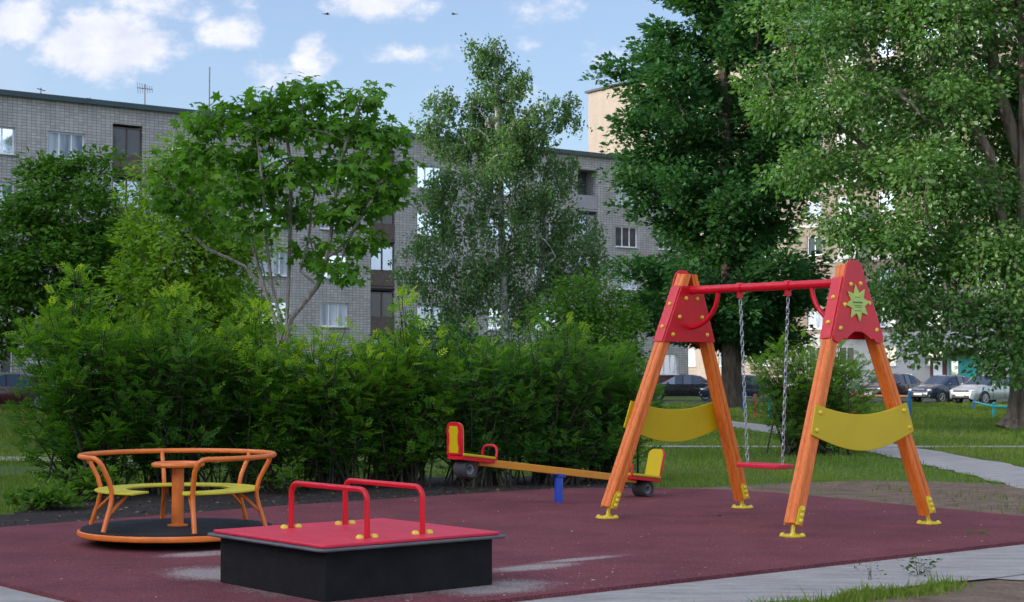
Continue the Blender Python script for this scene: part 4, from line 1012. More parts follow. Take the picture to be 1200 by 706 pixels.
# ------------------------------------------------------------------ seesaw
M['orange_y'] = paint('beam_orange_yellow', (0.68, 0.27, 0.012), 0.35, 0.08, 6, dirt=0.15)
def seesaw():
    root = empty('seesaw', (.49, 17.95, 0), rad(41))
    tag(root, 'low seesaw with yellow beam, red and yellow seats and a blue post', 'seesaw')
    MB().lathe([(.046, 0), (.046, .25), (.040, .275), (.02, .285)], 20).build('post', M['blue'], root, smooth=40)
    th = math.atan(-.125); T = Matrix.Translation((0, 0, .325)) @ Matrix.Rotation(-th, 4, 'Y').inverted() if False else Matrix.Translation((0, 0, .325)) @ Matrix.Rotation(.122, 4, 'Y')
    mb = MB().box((0, 0, 0), (2.25, .085, .075), T); mb.build('beam', M['orange_y'], root, bevel=.006)
    MB().box((0, 0, -.045), (.10, .12, .03), T).build('pivot', M['blue'], root)
    for s in (-1, 1):
        st = MB().box((s * 1.20, 0, .052), (.42, .26, .028), T).build('seat', M['yellow'], root, bevel=.008)
        MB().box((s * 1.20, 0, .018), (.43, .24, .040), T).build('seat_base', M['red'], root, bevel=.004)
        pts = [T @ Vector((s * (1.0 - .03), y, z)) for (y, z) in [(-.11, .03), (-.11, .13), (-.09, .165), (-.05, .18), (.05, .18), (.09, .165), (.11, .13), (.11, .03)]]
        MB().tube(pts, .013, 8).build('handle', M['red'], root, smooth=60)
        def bp(y, z, n): return T @ Vector((s * (1.40 + .14 * (z - .05) + n), y, z))
        o = [(-.115, .04), (.115, .04), (.115, .31), (.10, .345), (.06, .365), (-.06, .365), (-.10, .345), (-.115, .31)]
        i_ = [(-.07, .06), (.07, .06), (.075, .12), (.062, .15), (.062, .24), (.075, .27), (.06, .325), (-.06, .325), (-.075, .27), (-.062, .24), (-.062, .15), (-.075, .12)]
        br = MB().prism(o, lambda y, z: bp(y, z, 0), lambda y, z: bp(y, z, .03)).build('backrest', M['red'], root, bevel=.004, smooth=30)
        MB().prism(i_, lambda y, z: bp(y, z, .031), lambda y, z: bp(y, z, .036)).build('back_inset', M['yellow'], br, smooth=30)
        MB().prism(o, lambda y, z: bp(y * .96, z * .98 + .004, -.008), lambda y, z: bp(y * .96, z * .98 + .004, -.001)).build('front_pad', M['yellow'], br, smooth=30)
        wc = T @ Vector((s * 1.27, 0, -.085))
        ty = MB(); n = 28
        prof = [(.050, -.085), (.078, -.095), (.092, -.075), (.095, 0), (.092, .075), (.078, .095), (.050, .085), (.050, -.085)]
        vs = [(wc.x + r * math.cos(2 * PI * k / n), wc.y + w_, wc.z + r * math.sin(2 * PI * k / n)) for r, w_ in prof for k in range(n)]
        ty.add(vs, [(i * n + k, i * n + (k + 1) % n, (i + 1) * n + (k + 1) % n, (i + 1) * n + k) for i in range(len(prof) - 1) for k in range(n)])
        tyo = ty.build('tyre', M['tyre'], root, smooth=40)
        rm = MB(); prof = [(.0495, -.075), (.0495, .075), (.038, .075), (.038, -.075), (.0495, -.075)]
        vs = [(wc.x + r * math.cos(2 * PI * k / n), wc.y + w_, wc.z + r * math.sin(2 * PI * k / n)) for r, w_ in prof for k in range(n)]
        rm.add(vs, [(i * n + k, i * n + (k + 1) % n, (i + 1) * n + (k + 1) % n, (i + 1) * n + k) for i in range(len(prof) - 1) for k in range(n)])
        rm.build('rim', M['tyrepale'], tyo, smooth=40)
M['orange_y'] = paint('beam_orange_yellow', (0.68, 0.27, 0.012), 0.35, 0.08, 6, dirt=0.15)
seesaw()

# ------------------------------------------------------------------ cars
def smoothloft(stations, prof_fn):
    return [prof_fn(*s) for s in stations]

def car(x, y, heading, paint_mat, label, seed=0, suv=0.0):
    """heading = direction the bonnet points to (radians). local +x is forward"""
    root = empty('parked_car', (x, y, tz(y) + 0.012), heading)
    tag(root, label, 'car', 'cars parked beyond the lawn')
    L, W = 4.35, 1.74; zr = 1.45 + suv; zb = .92 + suv * .5
    # stations: x, half width at belt, top z (bonnet / roof / boot), roof half width
    st = [(-2.17, .62, .70, .55), (-2.12, .74, .86, .62), (-1.85, .82, .95 + suv * .5, .60), (-1.60, .845, 1.02 + suv * .5, .60), (-1.05, .86, 1.36 + suv, .58), (-.55, .87, zr - .01, .60), (-.05, .87, zr, .61), (.40, .87, zr - .05, .60), (1.12, .865, zb + .06, .62), (1.35, .86, zb + .01, .68), (1.80, .83, .83 + suv * .5, .68), (2.05, .76, .74 + suv * .5, .62), (2.17, .60, .62, .52)]
    rows = []
    for (sx, hw, zt, rw) in st:
        belt = min(zb, zt - .02) if zt > zb + .1 else zt - .05
        low = .24 if abs(sx) < 2.1 else .32
        rows.append([(hw * .90, low), (hw * .99, .42), (hw, .62 if belt > .66 else belt * .85), (hw * .97, belt), ((rw + .06) if zt > zb + .1 else hw * .90, zt - .06 if zt > zb + .1 else zt - .015), (rw * .9 if zt > zb + .1 else hw * .6, zt), (0, zt + .012)])
    nk = len(rows[0]); vs = []
    for (sx, *_), r in zip(st, rows):
        full = [(sx, yy, zz) for yy, zz in r] + [(sx, -yy, zz) for yy, zz in reversed(r[:-1])]
        vs += full
    w = 2 * nk - 1
    body, glass = [], []
    def isglass(i, k):
        z0 = st[i][2]; z1 = st[i + 1][2]
        side = k in (3, w - 5)
        if side and i in (4, 5, 6, 7): return True
        if i == 7 and k in (4, 5, w - 6, w - 7): return 'f'     # windscreen
        if i == 3 and k in (4, 5, w - 6, w - 7): return 'r'
        return False
    parts = {True: [], 'f': [], 'r': []}
    for i in range(len(st) - 1):
        for k in range(w - 1):
            q = (i * w + k, (i + 1) * w + k, (i + 1) * w + k + 1, i * w + k + 1)
            gl = isglass(i, k)
            if gl: parts[gl].append(q)
            else: body.append(q)
    body.append(tuple(range(w))); body.append(tuple((len(st) - 1) * w + k for k in range(w - 1, -1, -1)))
    mb = MB(); mb.add(vs, body); mb.add([(a, b, c - .004) for a, b, c in vs], [])
    bo = mb.build('body', paint_mat, root, smooth=38)
    def sub(fs, nm):
        # each pane slightly inset in its opening
        m2 = MB()
        for q in fs:
            P = [Vector(vs[i]) for i in q]
            m2.add(P, [(0, 1, 2, 3)])
        return m2.build(nm, M['carglass'], root, smooth=30)
    sub(parts['f'], 'windscreen'); sub(parts['r'], 'rear_window')
    for sgn in (1, -1):
        sub([q for q in parts[True] if vs[q[0]][1] * sgn > 0], 'side_window')
        # pillars: belt line, window posts
        pm = MB()
        for i in (5, 6):
            a = Vector(vs[i * w + (3 if sgn > 0 else w - 4)]); b = Vector(vs[i * w + (4 if sgn > 0 else w - 5)])
            off = Vector((0, .006 * sgn, 0)); pm.tube([a + off, b + off], .028 if i == 6 else .018, 5)
        pm.build('pillar', M['carblack'], root)
        mi = MB().ball((.78, sgn * .96, .98 + suv * .5), .09, 10, 6, (.6, 1, .8)); mi.box((.78, sgn * .89, .95 + suv * .5), (.06, .10, .04)); mi.build('mirror', paint_mat, root, smooth=60)
        hl = MB().ball((2.03, sgn * .60, .665 + suv * .4), .15, 12, 7, (.75, 1.15, .52)); hl.build('headlight', M['lamp'], root, smooth=60)
        tl = MB().ball((-2.08, sgn * .62, .78 + suv * .4), .13, 10, 6, (.6, 1.2, .7)); tl.build('tail_light', M['red'], root, smooth=60)
        fl = MB().ball((2.08, sgn * .62, .40), .07, 8, 6, (.7, 1.2, 1)); fl.build('fog_lamp', M['lamp'], root, smooth=60)
        for hx_ in (.15, -.75): MB().box((hx_, sgn * .872, .80 + suv * .4), (.18, .03, .03)).build('door_handle', paint_mat, root, bevel=.008)
        sm = MB()
        for dx in (.72, -.22, -1.05):
            sm.box((dx, sgn * .868, .62), (.012, .014, .60))
        sm.build('door_seam', M['carblack'], root)
        for wx in (1.36, -1.30):
            R_ = .315 + suv * .1
            wh = MB(); n = 24; c = (wx, sgn * .80, R_)
            prof = [(.19, .10), (R_ - .03, .10), (R_, .07), (R_, -.10), (.19, -.10)]
            v2 = [(c[0] + r * math.cos(2 * PI * k / n), c[1] + sgn * t, c[2] + r * math.sin(2 * PI * k / n)) for r, t in prof for k in range(n)]
            wh.add(v2, [(i * n + k, i * n + (k + 1) % n, (i + 1) * n + (k + 1) % n, (i + 1) * n + k) for i in range(len(prof) - 1) for k in range(n)])
            wo = wh.build('wheel', M['tyre'], root, smooth=40)
            ri = MB(); ri.tube([(c[0] + .20 * math.cos(a), c[1] + sgn * .085, c[2] + .20 * math.sin(a)) for a in np.linspace(0, 2 * PI, 24, endpoint=False)], .022, 6, closed=True)
            for a in np.linspace(0, 2 * PI, 7, endpoint=False): ri.tube([(c[0], c[1] + sgn * .095, c[2]), (c[0] + .19 * math.cos(a), c[1] + sgn * .085, c[2] + .19 * math.sin(a))], .020, 5)
            ri.build('hubcap', M['rimsilver'], wo, smooth=50)
            ar = MB(); ar.tube([(c[0] + (R_ + .03) * math.cos(a), sgn * .865, c[2] + (R_ + .03) * math.sin(a)) for a in np.linspace(-.1, PI + .1, 18)], .035, 6); ar.build('wheel_arch', M['carblack'], root, smooth=50)
    MB().box((2.145, 0, .66), (.08, .90, .075)).build('grille', M['carblack'], root, bevel=.01)
    MB().box((2.165, 0, .40), (.06, 1.05, .16)).build('lower_grille', M['carblack'], root, bevel=.01)
    MB().box((2.205, 0, .475), (.02, .52, .11)).build('number_plate', M['white'], root, bevel=.003)
    bm = MB(); bm.box((2.16, 0, .725), (.05, .8, .03)); bm.build('chrome_strip', M['rimsilver'], root, bevel=.006)
    return root

def carpaint(name, col, metal=.3, rough=.25):
    m, nt, out = new_mat(name)
    b = N(nt, 'ShaderNodeBsdfPrincipled', inp={'Base Color': rgba(col), 'Metallic': metal, 'Roughness': rough, 'Coat Weight': 0.8, 'Coat Roughness': 0.06})
    tc = N(nt, 'ShaderNodeTexCoord'); n = N(nt, 'ShaderNodeTexNoise', inp={'Scale': 3.0, 'Detail': 6.0}); mr = N(nt, 'ShaderNodeMapRange', inp={'To Min': rough - .06, 'To Max': rough + .2})
    nt.links.new(tc.outputs['Object'], n.inputs['Vector']); nt.links.new(n.outputs['Fac'], mr.inputs['Value']); nt.links.new(mr.outputs['Result'], b.inputs['Roughness'])
    nt.links.new(b.outputs['BSDF'], out.inputs['Surface']); return m
M['carblack'] = paint('car_trim_black', (0.015, 0.015, 0.016), 0.5, 0.1, 8)
M['rimsilver'] = paint('rim_silver', (0.5, 0.51, 0.53), 0.3, 0.05, 8, metal=.8)
hd = math.atan2(-.60, -.80)
CARD = 88.0
def carpos(px, D): p = at(px, 470, D); return p.x, D
car(*carpos(1158, 86.0), hd, carpaint('silver_car', (0.50, 0.51, 0.53), .55, .28), 'silver grey saloon parked beside the old tree trunk, front towards the lawn')
car(*carpos(1108, 89.5), hd, carpaint('navy_car', (0.025, 0.035, 0.065), .3, .2), 'dark navy car parked between the silver and the maroon car')
car(*carpos(1046, 91.5), hd + .1, carpaint('maroon_car', (0.045, 0.012, 0.018), .2, .2), 'dark maroon car half hidden by the front swing leg', suv=.1)
car(*carpos(868, 92.0), rad(172), carpaint('blue_black_car', (0.018, 0.024, 0.038), .3, .2), 'dark blue car behind the tall dark tree trunk')
car(*carpos(800, 96.0), rad(172), carpaint('black_car', (0.012, 0.012, 0.014), .2, .2), 'black car left of the tall dark tree trunk near the grey block')
car(*carpos(2, 66.0), rad(205), carpaint('dark_red_car', (0.06, 0.012, 0.022), .2, .2), 'dark red car parked at the left edge below the dense tree')

# ------------------------------------------------------------------ low pipe fences
def rail_fence(name, posts, railz, mats_posts, mat_rail, label):
    root = empty(name, (posts[0][0], posts[0][1], tz(posts[0][1]))); tag(root, label, 'rail', 'low pipe rails on the lawn')
    o = Vector(root.location)
    for (px_, py_), m_ in zip(posts, mats_posts):
        b = Vector((px_, py_, tz(py_))) - o
        MB().tube([b, b + Vector((0, 0, railz + .02))], .05, 10).ball(tuple(b + Vector((0, 0, railz + .03))), .055, 10, 6).build('post', m_, root, smooth=50)
    pts = [Vector((a, b, tz(b) + railz - .05)) - o for a, b in posts]
    MB().tube(pts, .038, 10).build('rail', mat_rail, root, smooth=50)
p1 = at(1066, 480, 46); p2 = at(1000, 480, 47.5)
rail_fence('pipe_rail', [(p1.x, 46), (p2.x, 47.5)], .74, [M['fenceblue'], M['fencered']], M['fenceorange'], 'orange pipe rail with a blue post seen past the front swing leg')
p1 = at(902, 480, 50); p2 = at(888, 480, 51); p3 = at(872, 480, 58)
rail_fence('pipe_rail', [(p1.x, 50), (p2.x, 51.5), (p3.x, 58)], .62, [M['teal'], M['fencered'], M['fenceblue']], M['grey'], 'grey pipe rail with teal and red posts left of the bush')
p1 = at(1178, 480, 50); p2 = at(1141, 470, 66)
rail_fence('pipe_rail', [(p1.x + .2, 49), (p1.x - .05, 51), (p2.x, 66)], .38, [M['teal'], M['teal'], M['fenceblue']], M['teal'], 'low teal pipe rail in front of the silver car by the old tree')

# ------------------------------------------------------------------ buildings
M['wallgrey'] = brick_mat('grey_brick', (0.42, 0.41, 0.385), (0.56, 0.545, 0.515), (0.28, 0.272, 0.26), .25, .15, 0.0, .018, .32)
M['wallbeige'] = brick_mat('beige_brick', (0.33, 0.275, 0.22), (0.375, 0.315, 0.255), (0.295, 0.25, 0.21), .27, .09, .5, .012, .18)
M['wallbrown'] = brick_mat('brown_brick', (0.20, 0.155, 0.125), (0.25, 0.195, 0.155), (0.215, 0.19, 0.165), .27, .09, .5, .012, .2)
M['plaster'] = paint('white_plaster', (0.37, 0.365, 0.355), .8, .06, .6, dirt=.2, bump=.2, bscale=20)
M['roofmetal'] = paint('roof_edge_metal', (0.03, 0.06, 0.07), .45, .2, 1.0)
M['plinth'] = paint('plinth_maroon', (0.10, 0.032, 0.038), .8, .2, 1.5)
M['panel'] = paint('balcony_panel', (0.30, 0.30, 0.31), .7, .12, 1.5, dirt=.3)
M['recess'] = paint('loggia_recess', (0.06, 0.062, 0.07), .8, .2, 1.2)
M['wood'] = paint('loggia_wood', (0.10, 0.075, 0.062), .7, .25, 3)
M['tealdoor'] = paint('teal_door', (0.02, 0.33, 0.30), .45, .1, 3)
M['roofing'] = paint('roof_felt', (0.07, 0.07, 0.075), .9, .2, .5)

def facade(mb, x0, x1, z0, z1, holes, y=0.0):
    X = sorted({x0, x1} | {h[0] for h in holes if x0 < h[0] < x1} | {h[1] for h in holes if x0 < h[1] < x1})
    Z = sorted({z0, z1} | {h[2] for h in holes} | {h[3] for h in holes})
    for i in range(len(X) - 1):
        for j in range(len(Z) - 1):
            cx, cz = (X[i] + X[i + 1]) / 2, (Z[j] + Z[j + 1]) / 2
            if any(h[0] < cx < h[1] and h[2] < cz < h[3] for h in holes): continue
            mb.quad((X[i], y, Z[j]), (X[i + 1], y, Z[j]), (X[i + 1], y, Z[j + 1]), (X[i], y, Z[j + 1]))
    for h in holes:
        a, b, c, d, dep = h[:5]
        mb.quad((a, y, c), (a, y, d), (a, y + dep, d), (a, y + dep, c)); mb.quad((b, y, d), (b, y, c), (b, y + dep, c), (b, y + dep, d))
        mb.quad((a, y, d), (b, y, d), (b, y + dep, d), (a, y + dep, d)); mb.quad((b, y, c), (a, y, c), (a, y + dep, c), (b, y + dep, c))

def window(root, x0, x1, z0, z1, y, pane, cells=3, sillmat=None):
    fr = MB(); t = .07
    yy = y - .03
    fr.box(((x0 + x1) / 2, yy, z0 + t / 2), (x1 - x0 - .004, .06, t)); fr.box(((x0 + x1) / 2, yy, z1 - t / 2), (x1 - x0 - .004, .06, t))
    for xx in [x0 + t / 2 + .002, x1 - t / 2 - .002] + [x0 + (x1 - x0) * k / cells for k in range(1, cells)]:
        fr.box((xx, yy, (z0 + z1) / 2), (t if xx in (x0, x1) else .06, .056, z1 - z0 - 2 * t))
    f = fr.build('window', M['white'], root, smooth=0, fix=False)
    MB().quad((x0, y - .01, z0), (x1, y - .01, z0), (x1, y - .01, z1), (x0, y - .01, z1)).build('pane', pane, f, smooth=0, fix=False)
    MB().box(((x0 + x1) / 2, y - .20, z0 - .02), (x1 - x0 + .08, .24, .035)).build('sill', sillmat or M['white'], f, smooth=0, fix=False)
    return f

def loggia(root, x0, x1, z0, z1, dep, kind, rng):
    """one storey of an open loggia: parapet slab, glazing behind it"""
    w = x1 - x0; cx = (x0 + x1) / 2
    p = MB().box((cx, .06, z0 + .06), (w - .01, .10, .12))
    p.box((cx, .05, z0 + .58), (w - .02, .06, .86))
    po = p.build('parapet', M['panel'] if kind != 'wood' else M['wood'], root, bevel=0, smooth=0)
    gl = MB(); zz = (z0 + 1.05, z1 - .18)
    for xx in (x0 + .05, cx, x1 - .05): gl.box((xx, .10, (zz[0] + zz[1]) / 2), (.06, .05, zz[1] - zz[0]))
    gl.box((cx, .10, zz[1]), (w - .02, .05, .06)); gl.box((cx, .10, zz[0]), (w - .02, .05, .06))
    if kind != 'open':
        go = gl.build('loggia_frame', M['wood'] if kind == 'wood' else M['white'] if rng.random() < .4 else M['mast'], root, smooth=0, fix=False)
        MB().quad((x0, .13, zz[0]), (x1, .13, zz[0]), (x1, .13, zz[1]), (x0, .13, zz[1])).build('pane', PANES[1] if rng.random() < .6 else PANES[2], go, smooth=0, fix=False)

def grey_block(name, origin, ang, L0, L1, label, loggias, wins, visible=True, seed=5):
    rng = random.Random(seed)
    zb = tz(origin[1])
    root = empty(name, (origin[0], origin[1], 0), ang); tag(root, label, 'building')
    H = 15.0; holes = []; deep = []
    for (a, b) in wins:
        for k in range(5):
            top = 13.35 - 2.75 * k; holes.append((a, b, top - 1.35, top, .16))
    for (a, b) in loggias: deep.append((a, b, .55, 14.05, 1.1))
    w = MB(); facade(w, L0, L1, 1.0, H, holes + [(a, b, c if c > 1.0 else 1.001, d, e) for a, b, c, d, e in deep])
    w.quad((L1, 0, 1.0), (L1, 12, 1.0), (L1, 12, H), (L1, 0, H)); w.quad((L0, 12, 1.0), (L0, 0, 1.0), (L0, 0, H), (L0, 12, H)); w.quad((L1, 12, 1.0), (L0, 12, 1.0), (L0, 12, H), (L1, 12, H))
    w.build('wall', M['wallgrey'], root, smooth=0, fix=False)
    p = MB().box(((L0 + L1) / 2, 6, (1.0 + zb - .5) / 2), (L1 - L0 + .10, 12.10, 1.0 - (zb - .5) - .004)); p.build('plinth', M['plinth'], root, smooth=0)
    r = MB().box(((L0 + L1) / 2, 6, H + .06), (L1 - L0 + .5, 12.5, .11)); ro = r.build('roof', M['roofing'], root, smooth=0)
    e = MB().box(((L0 + L1) / 2, -.262, H + .03), (L1 - L0 + .52, .02, .26)); e.box((L1 + .262, 6, H + .03), (.02, 12.54, .26)); e.build('roof_edge', M['roofmetal'], ro, smooth=0)
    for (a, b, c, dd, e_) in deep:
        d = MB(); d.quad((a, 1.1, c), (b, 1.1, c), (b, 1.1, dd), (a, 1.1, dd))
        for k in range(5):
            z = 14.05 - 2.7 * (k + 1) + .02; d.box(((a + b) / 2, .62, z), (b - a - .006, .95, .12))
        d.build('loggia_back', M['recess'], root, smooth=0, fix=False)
    if visible:
        for i, (a, b) in enumerate(wins):
            for k in range(5):
                top = 13.35 - 2.75 * k; t = rng.random()
                pm = PANES[3] if (k == 0 and t < .6) else PANES[0] if (k == 0 or t < .3) else PANES[1] if t < .55 else PANES[2] if t < .8 else PANES[3]
                window(root, a, b, top - 1.35, top, .16, pm, 3 if b - a > 1.7 else 2)
        for i, (a, b) in enumerate(loggias):
            for k in range(5):
                z1 = 14.05 - 2.7 * k; loggia(root, a, b, z1 - 2.7 + .06, z1, 1.1, ['glazed', 'wood', 'wood', 'wood'][i % 4] if i != 3 else ('open' if k == 0 else 'glazed'), rng)
    return root
gang = math.atan2(.63, .777)
wins = [(-9.2 + 2.5, -9.2 + 4.4), (-5.0, -3.1), (-1.25, .67), (2.35, 4.36), (9.3, 11.2), (14.7, 16.6), (18.57, 20.46), (25.3, 27.2), (30.6, 32.5), (34.3, 36.2), (41.05, 43.0), (44.9, 46.6)]
grey_block('apartment_block', (-25.2, 84.0), gang, -9.0, 47.6, 'long grey brick five storey apartment block behind the trees', [(-8.6, -7.0), (5.9, 7.6), (22.0, 23.7), (37.8, 39.5)], wins)
# block added out of view on the left to shade the playground
SHB = grey_block('shade_block', (-44.0, 82.0), rad(-89), 0.0, 130.0, 'added grey brick block out of view on the left, shading the playground', [(8.0, 9.7), (24.0, 25.7), (40.0, 41.7)], [(3.0, 4.9), (13, 14.9), (18, 19.9), (30, 31.9), (35, 36.9), (46, 47.9), (52, 53.9)], visible=True, seed=9)

def beige_block():
    rng = random.Random(8)
    e = np.array([.533, -.846]); zb = tz(120)
    root = empty('tower_block', (7.1, 158.0, 0), math.atan2(-.846, .533))
    tag(root, 'sunlit beige brick nine storey block behind the tall dark tree', 'building')
    H = 27.0; L = 66.0
    cols = [9.5, 14.2, 18.9, 23.6, 29.8, 33.2, 37.6, 42.2, 46.8, 51.4]
    z0s = [1.6 + 2.85 * k for k in range(9)]
    holes = [(c, c + 1.7, z, z + 1.45, .16) for c in cols for z in z0s]
    door = (45.0 - 4.0, 0)
    w1 = MB(); facade(w1, 0, 27.5, zb - .5, H, [h for h in holes if h[1] < 27.5])
    w1.quad((0, 14, zb - .5), (0, 0, zb - .5), (0, 0, H), (0, 14, H)); w1.quad((L, 14, zb - .5), (0, 14, zb - .5), (0, 14, H), (L, 14, H)); w1.quad((L, 0, zb - .5), (L, 14, zb - .5), (L, 14, H), (L, 0, H))
    w1.build('wall', M['wallbeige'], root, smooth=0, fix=False)
    w2 = MB(); facade(w2, 27.5, L, 3.9, H, [h for h in holes if h[0] > 27.5 and h[2] > 3]); w2.build('brown_wall', M['wallbrown'], root, smooth=0, fix=False)
    w3 = MB(); facade(w3, 27.5, L, zb - .5, 3.9, [h for h in holes if h[0] > 27.5 and h[3] < 3.9]); w3.build('ground_storey', M['plaster'], root, smooth=0, fix=False)
    for k in range(1, 9):
        MB().box(((27.5 + L) / 2, -.03, 1.05 + 2.85 * k), (L - 27.5, .10, .26)).build('string_course', M['plaster'], root, smooth=0)
    MB().box((L / 2, 7, H + .1), (L + .5, 14.5, .2)).build('roof', M['roofing'], root, smooth=0)
    for c in cols:
        for z in z0s:
            t = rng.random(); window(root, c, c + 1.7, z, z + 1.45, .16, PANES[0] if t < .45 else PANES[3] if t < .7 else PANES[1], 2)
    # white balcony stacks
    for bx in (35.6, 49.2):
        for k in range(1, 9):
            z = 1.1 + 2.85 * k
            b = MB().box((bx, -.55, z), (2.3, 1.1, .14)); b.box((bx, -1.08, z + .55), (2.3, .05, .96)); b.box((bx - 1.13, -.55, z + .55), (.05, 1.02, .96)); b.box((bx + 1.13, -.55, z + .55), (.05, 1.02, .96))
            b.build('balcony', M['plaster'], root, smooth=0)
    # entrance: canopy, teal doors, framed notice window
    ex = 44.7
    MB().box((ex, -.9, 2.75), (5.0, 1.8, .22)).build('canopy', M['grey'], root, smooth=0)
    d = MB().box((ex + 1.1, -.06, .9), (2.5, .08, 2.55)).build('door', M['tealdoor'], root, smooth=0)
    MB().quad((ex + .1, -.105, .9), (ex + .7, -.105, .9), (ex + .7, -.105, 1.9), (ex + .1, -.105, 1.9)).build('pane', PANES[0], d, smooth=0)
    fr = MB().box((ex - 1.2, -.05, 1.05), (1.5, .10, 2.3)).build('notice_case', M['plinth'], root, smooth=0)
    MB().box((ex - 1.2, -.108, 1.25), (.85, .01, 1.35)).build('notice_sheet', M['white'], fr, smooth=0)
beige_block()

# ------------------------------------------------------------------ roof antennas
def antenna(s, set_back, h, label, kind):
    e = np.array([math.cos(gang), math.sin(gang)]); n = np.array([-e[1], e[0]])
    p = np.array([-25.2, 84.0]) + e * s + n * set_back
    root = empty('antenna', (p[0], p[1], 15.11), gang); tag(root, label, 'antenna', 'antennas on the grey roof')
    MB().tube([(0, 0, 0), (0, 0, h)], .045 if h > 2 else .04, 6).build('mast', M['mast'], root)
    if kind:
        b = MB()
        if kind == 'yagi':
            b.tube([(-.45, 0, h * .82), (.45, 0, h * .82)], .022, 5)
            for k in range(7): b.tube([(-.42 + .14 * k, -.05, h * .82 - .30 + .02 * k), (-.42 + .14 * k, .05, h * .82 + .30 - .02 * k)], .016, 4)
        elif kind == 'tee':
            b.tube([(-.45, 0, h), (.30, 0, h)], .025, 5); b.tube([(-.3, 0, h - .25), (.3, 0, h - .25)], .02, 5)
        else:
            b.tube([(-.2, 0, h * .9), (.25, 0, h * .75)], .025, 5)
        b.build('arm', M['mast'], root)
antenna(2.4, 1.0, .55, 'shortest stub antenna on the grey roof, nearest the left edge', 'stub')
antenna(5.1, 1.0, .30, 'tiny bent antenna on the grey roof between the stub and the comb-like one', 'stub')
antenna(8.2, 1.0, 1.35, 'comb-like aerial on a short mast on the grey roof', 'yagi')
antenna(12.6, 2.0, 2.9, 'tall plain mast on the grey roof left of the maple top', None)
antenna(21.2, 2.0, 2.6, 'T-shaped aerial on the grey roof showing above the maple', 'tee')

# ------------------------------------------------------------------ birds
def bird(px, py, D, rz, label):
    p = at(px, py, D); root = empty('bird', p, rz); tag(root, label, 'bird', 'birds in the sky')
    b = MB(); b.tube([(-.16, 0, 0), (-.09, 0, .005), (0, 0, .01), (.07, 0, .012), (.11, 0, .015), (.14, 0, .01)], [.012, .022, .034, .03, .022, .004], 8)
    for s in (-1, 1):
        b.add([(.05, s * .02, .015), (.045, s * .12, .055), (.0, s * .25, .035), (-.04, s * .13, .045), (-.05, s * .02, .012), (.04, s * .02, .005), (.035, s * .12, .047), (-.03, s * .13, .038)], [(0, 1, 3, 4), (1, 2, 3), (5, 7, 6), (0, 5, 6, 1), (6, 7, 2), (6, 2, 1)])
    b.add([(-.14, -.012, 0), (-.14, .012, 0), (-.24, .04, 0), (-.24, -.04, 0), (-.19, 0, .008)], [(0, 1, 4), (1, 2, 4), (2, 3, 4), (3, 0, 4), (0, 3, 2, 1)])
    b.build('body', M['bird'], root, smooth=60)
bird(383, 17, 75, .4, 'small dark bird flying above the maple')
bird(532, 17, 75, 2.6, 'small dark bird flying left of the birch top')

# ------------------------------------------------------------------ litter on the rubber
n = 520
s = RNG.uniform(-2, 7, n); t = RNG.uniform(0.05, 8.5, n); xy = P0[None] + s[:, None] * A2 + t[:, None] * B2
near = P0[None] + RNG.normal(0, 1.6, (200, 1)) * A2 + RNG.uniform(0.0, 1.0, (200, 1)) * B2
xy = np.concatenate([xy, near]); k = inpoly(xy[:, 0], xy[:, 1], RUBBER)
k &= ~(np.hypot(xy[:, 0] + 2.72, xy[:, 1] - 13.84) < .84)
lx_ = (xy - np.array([-1.02, 11.185])) @ np.stack([A2, B2], 1); k &= ~((np.abs(lx_[:, 0]) < .74) & (np.abs(lx_[:, 1]) < .72))
xy = xy[k]
dk = RNG.uniform(0, 2 * PI, 26); rk = .74 * np.sqrt(RNG.random(26)); xd = np.stack([-2.72 + rk * np.cos(dk), 13.84 + rk * np.sin(dk)], 1)
Pp = np.concatenate([np.column_stack([xy, np.full(len(xy), .003)]), np.column_stack([xd, np.full(len(xd), .135)])])
nn = len(Pp); Dr = unit(RNG.normal(0, 1, (nn, 3)) * np.array([1, 1, .15])); Nn = unit(RNG.normal(0, .25, (nn, 3)) + np.array([0, 0, 1]))
V, Fa, R = place_leaves(leaf_diamond(.6), Pp, Dr, Nn, RNG.gamma(2, .005, nn) + .005, RNG.random(nn))
lt = link('petal_litter', np_mesh('petal_litter', V, Fa, R), leaf_mat('petals', [(0.14, 0.10, 0.08), (0.30, 0.26, 0.22), (0.52, 0.48, 0.43)], .1, tcol=(1, 1, 1)))
tag(lt, 'pale fallen petals and crumbs scattered over the dark red rubber surface', None, None, 'stuff')
n = 2600
xs_ = RNG.uniform(-6.5, 2, n); ys_ = RNG.uniform(14, 23, n); k = inpoly(xs_, ys_, SOIL) & ~inpoly(xs_, ys_, RUBBER); xs_, ys_ = xs_[k], ys_[k]; nn = len(xs_)
V, Fa, R = place_leaves(leaf_diamond(.6), np.column_stack([xs_, ys_, np.full(nn, GZ + .012)]), unit(RNG.normal(0, 1, (nn, 3)) * np.array([1, 1, .3])), unit(RNG.normal(0, .4, (nn, 3)) + np.array([0, 0, 1])), RNG.uniform(.02, .06, nn), RNG.random(nn))
lt = link('leaf_litter', np_mesh('leaf_litter', V, Fa, R), leaf_mat('dead_leaves', [(0.035, 0.025, 0.018), (0.075, 0.052, 0.034), (0.13, 0.10, 0.07), (0.07, 0.10, 0.03)], .1, tcol=(1, 1, 1)))
tag(lt, 'dead leaves and crumbs scattered on the dark soil under the hedge', None, None, 'stuff')
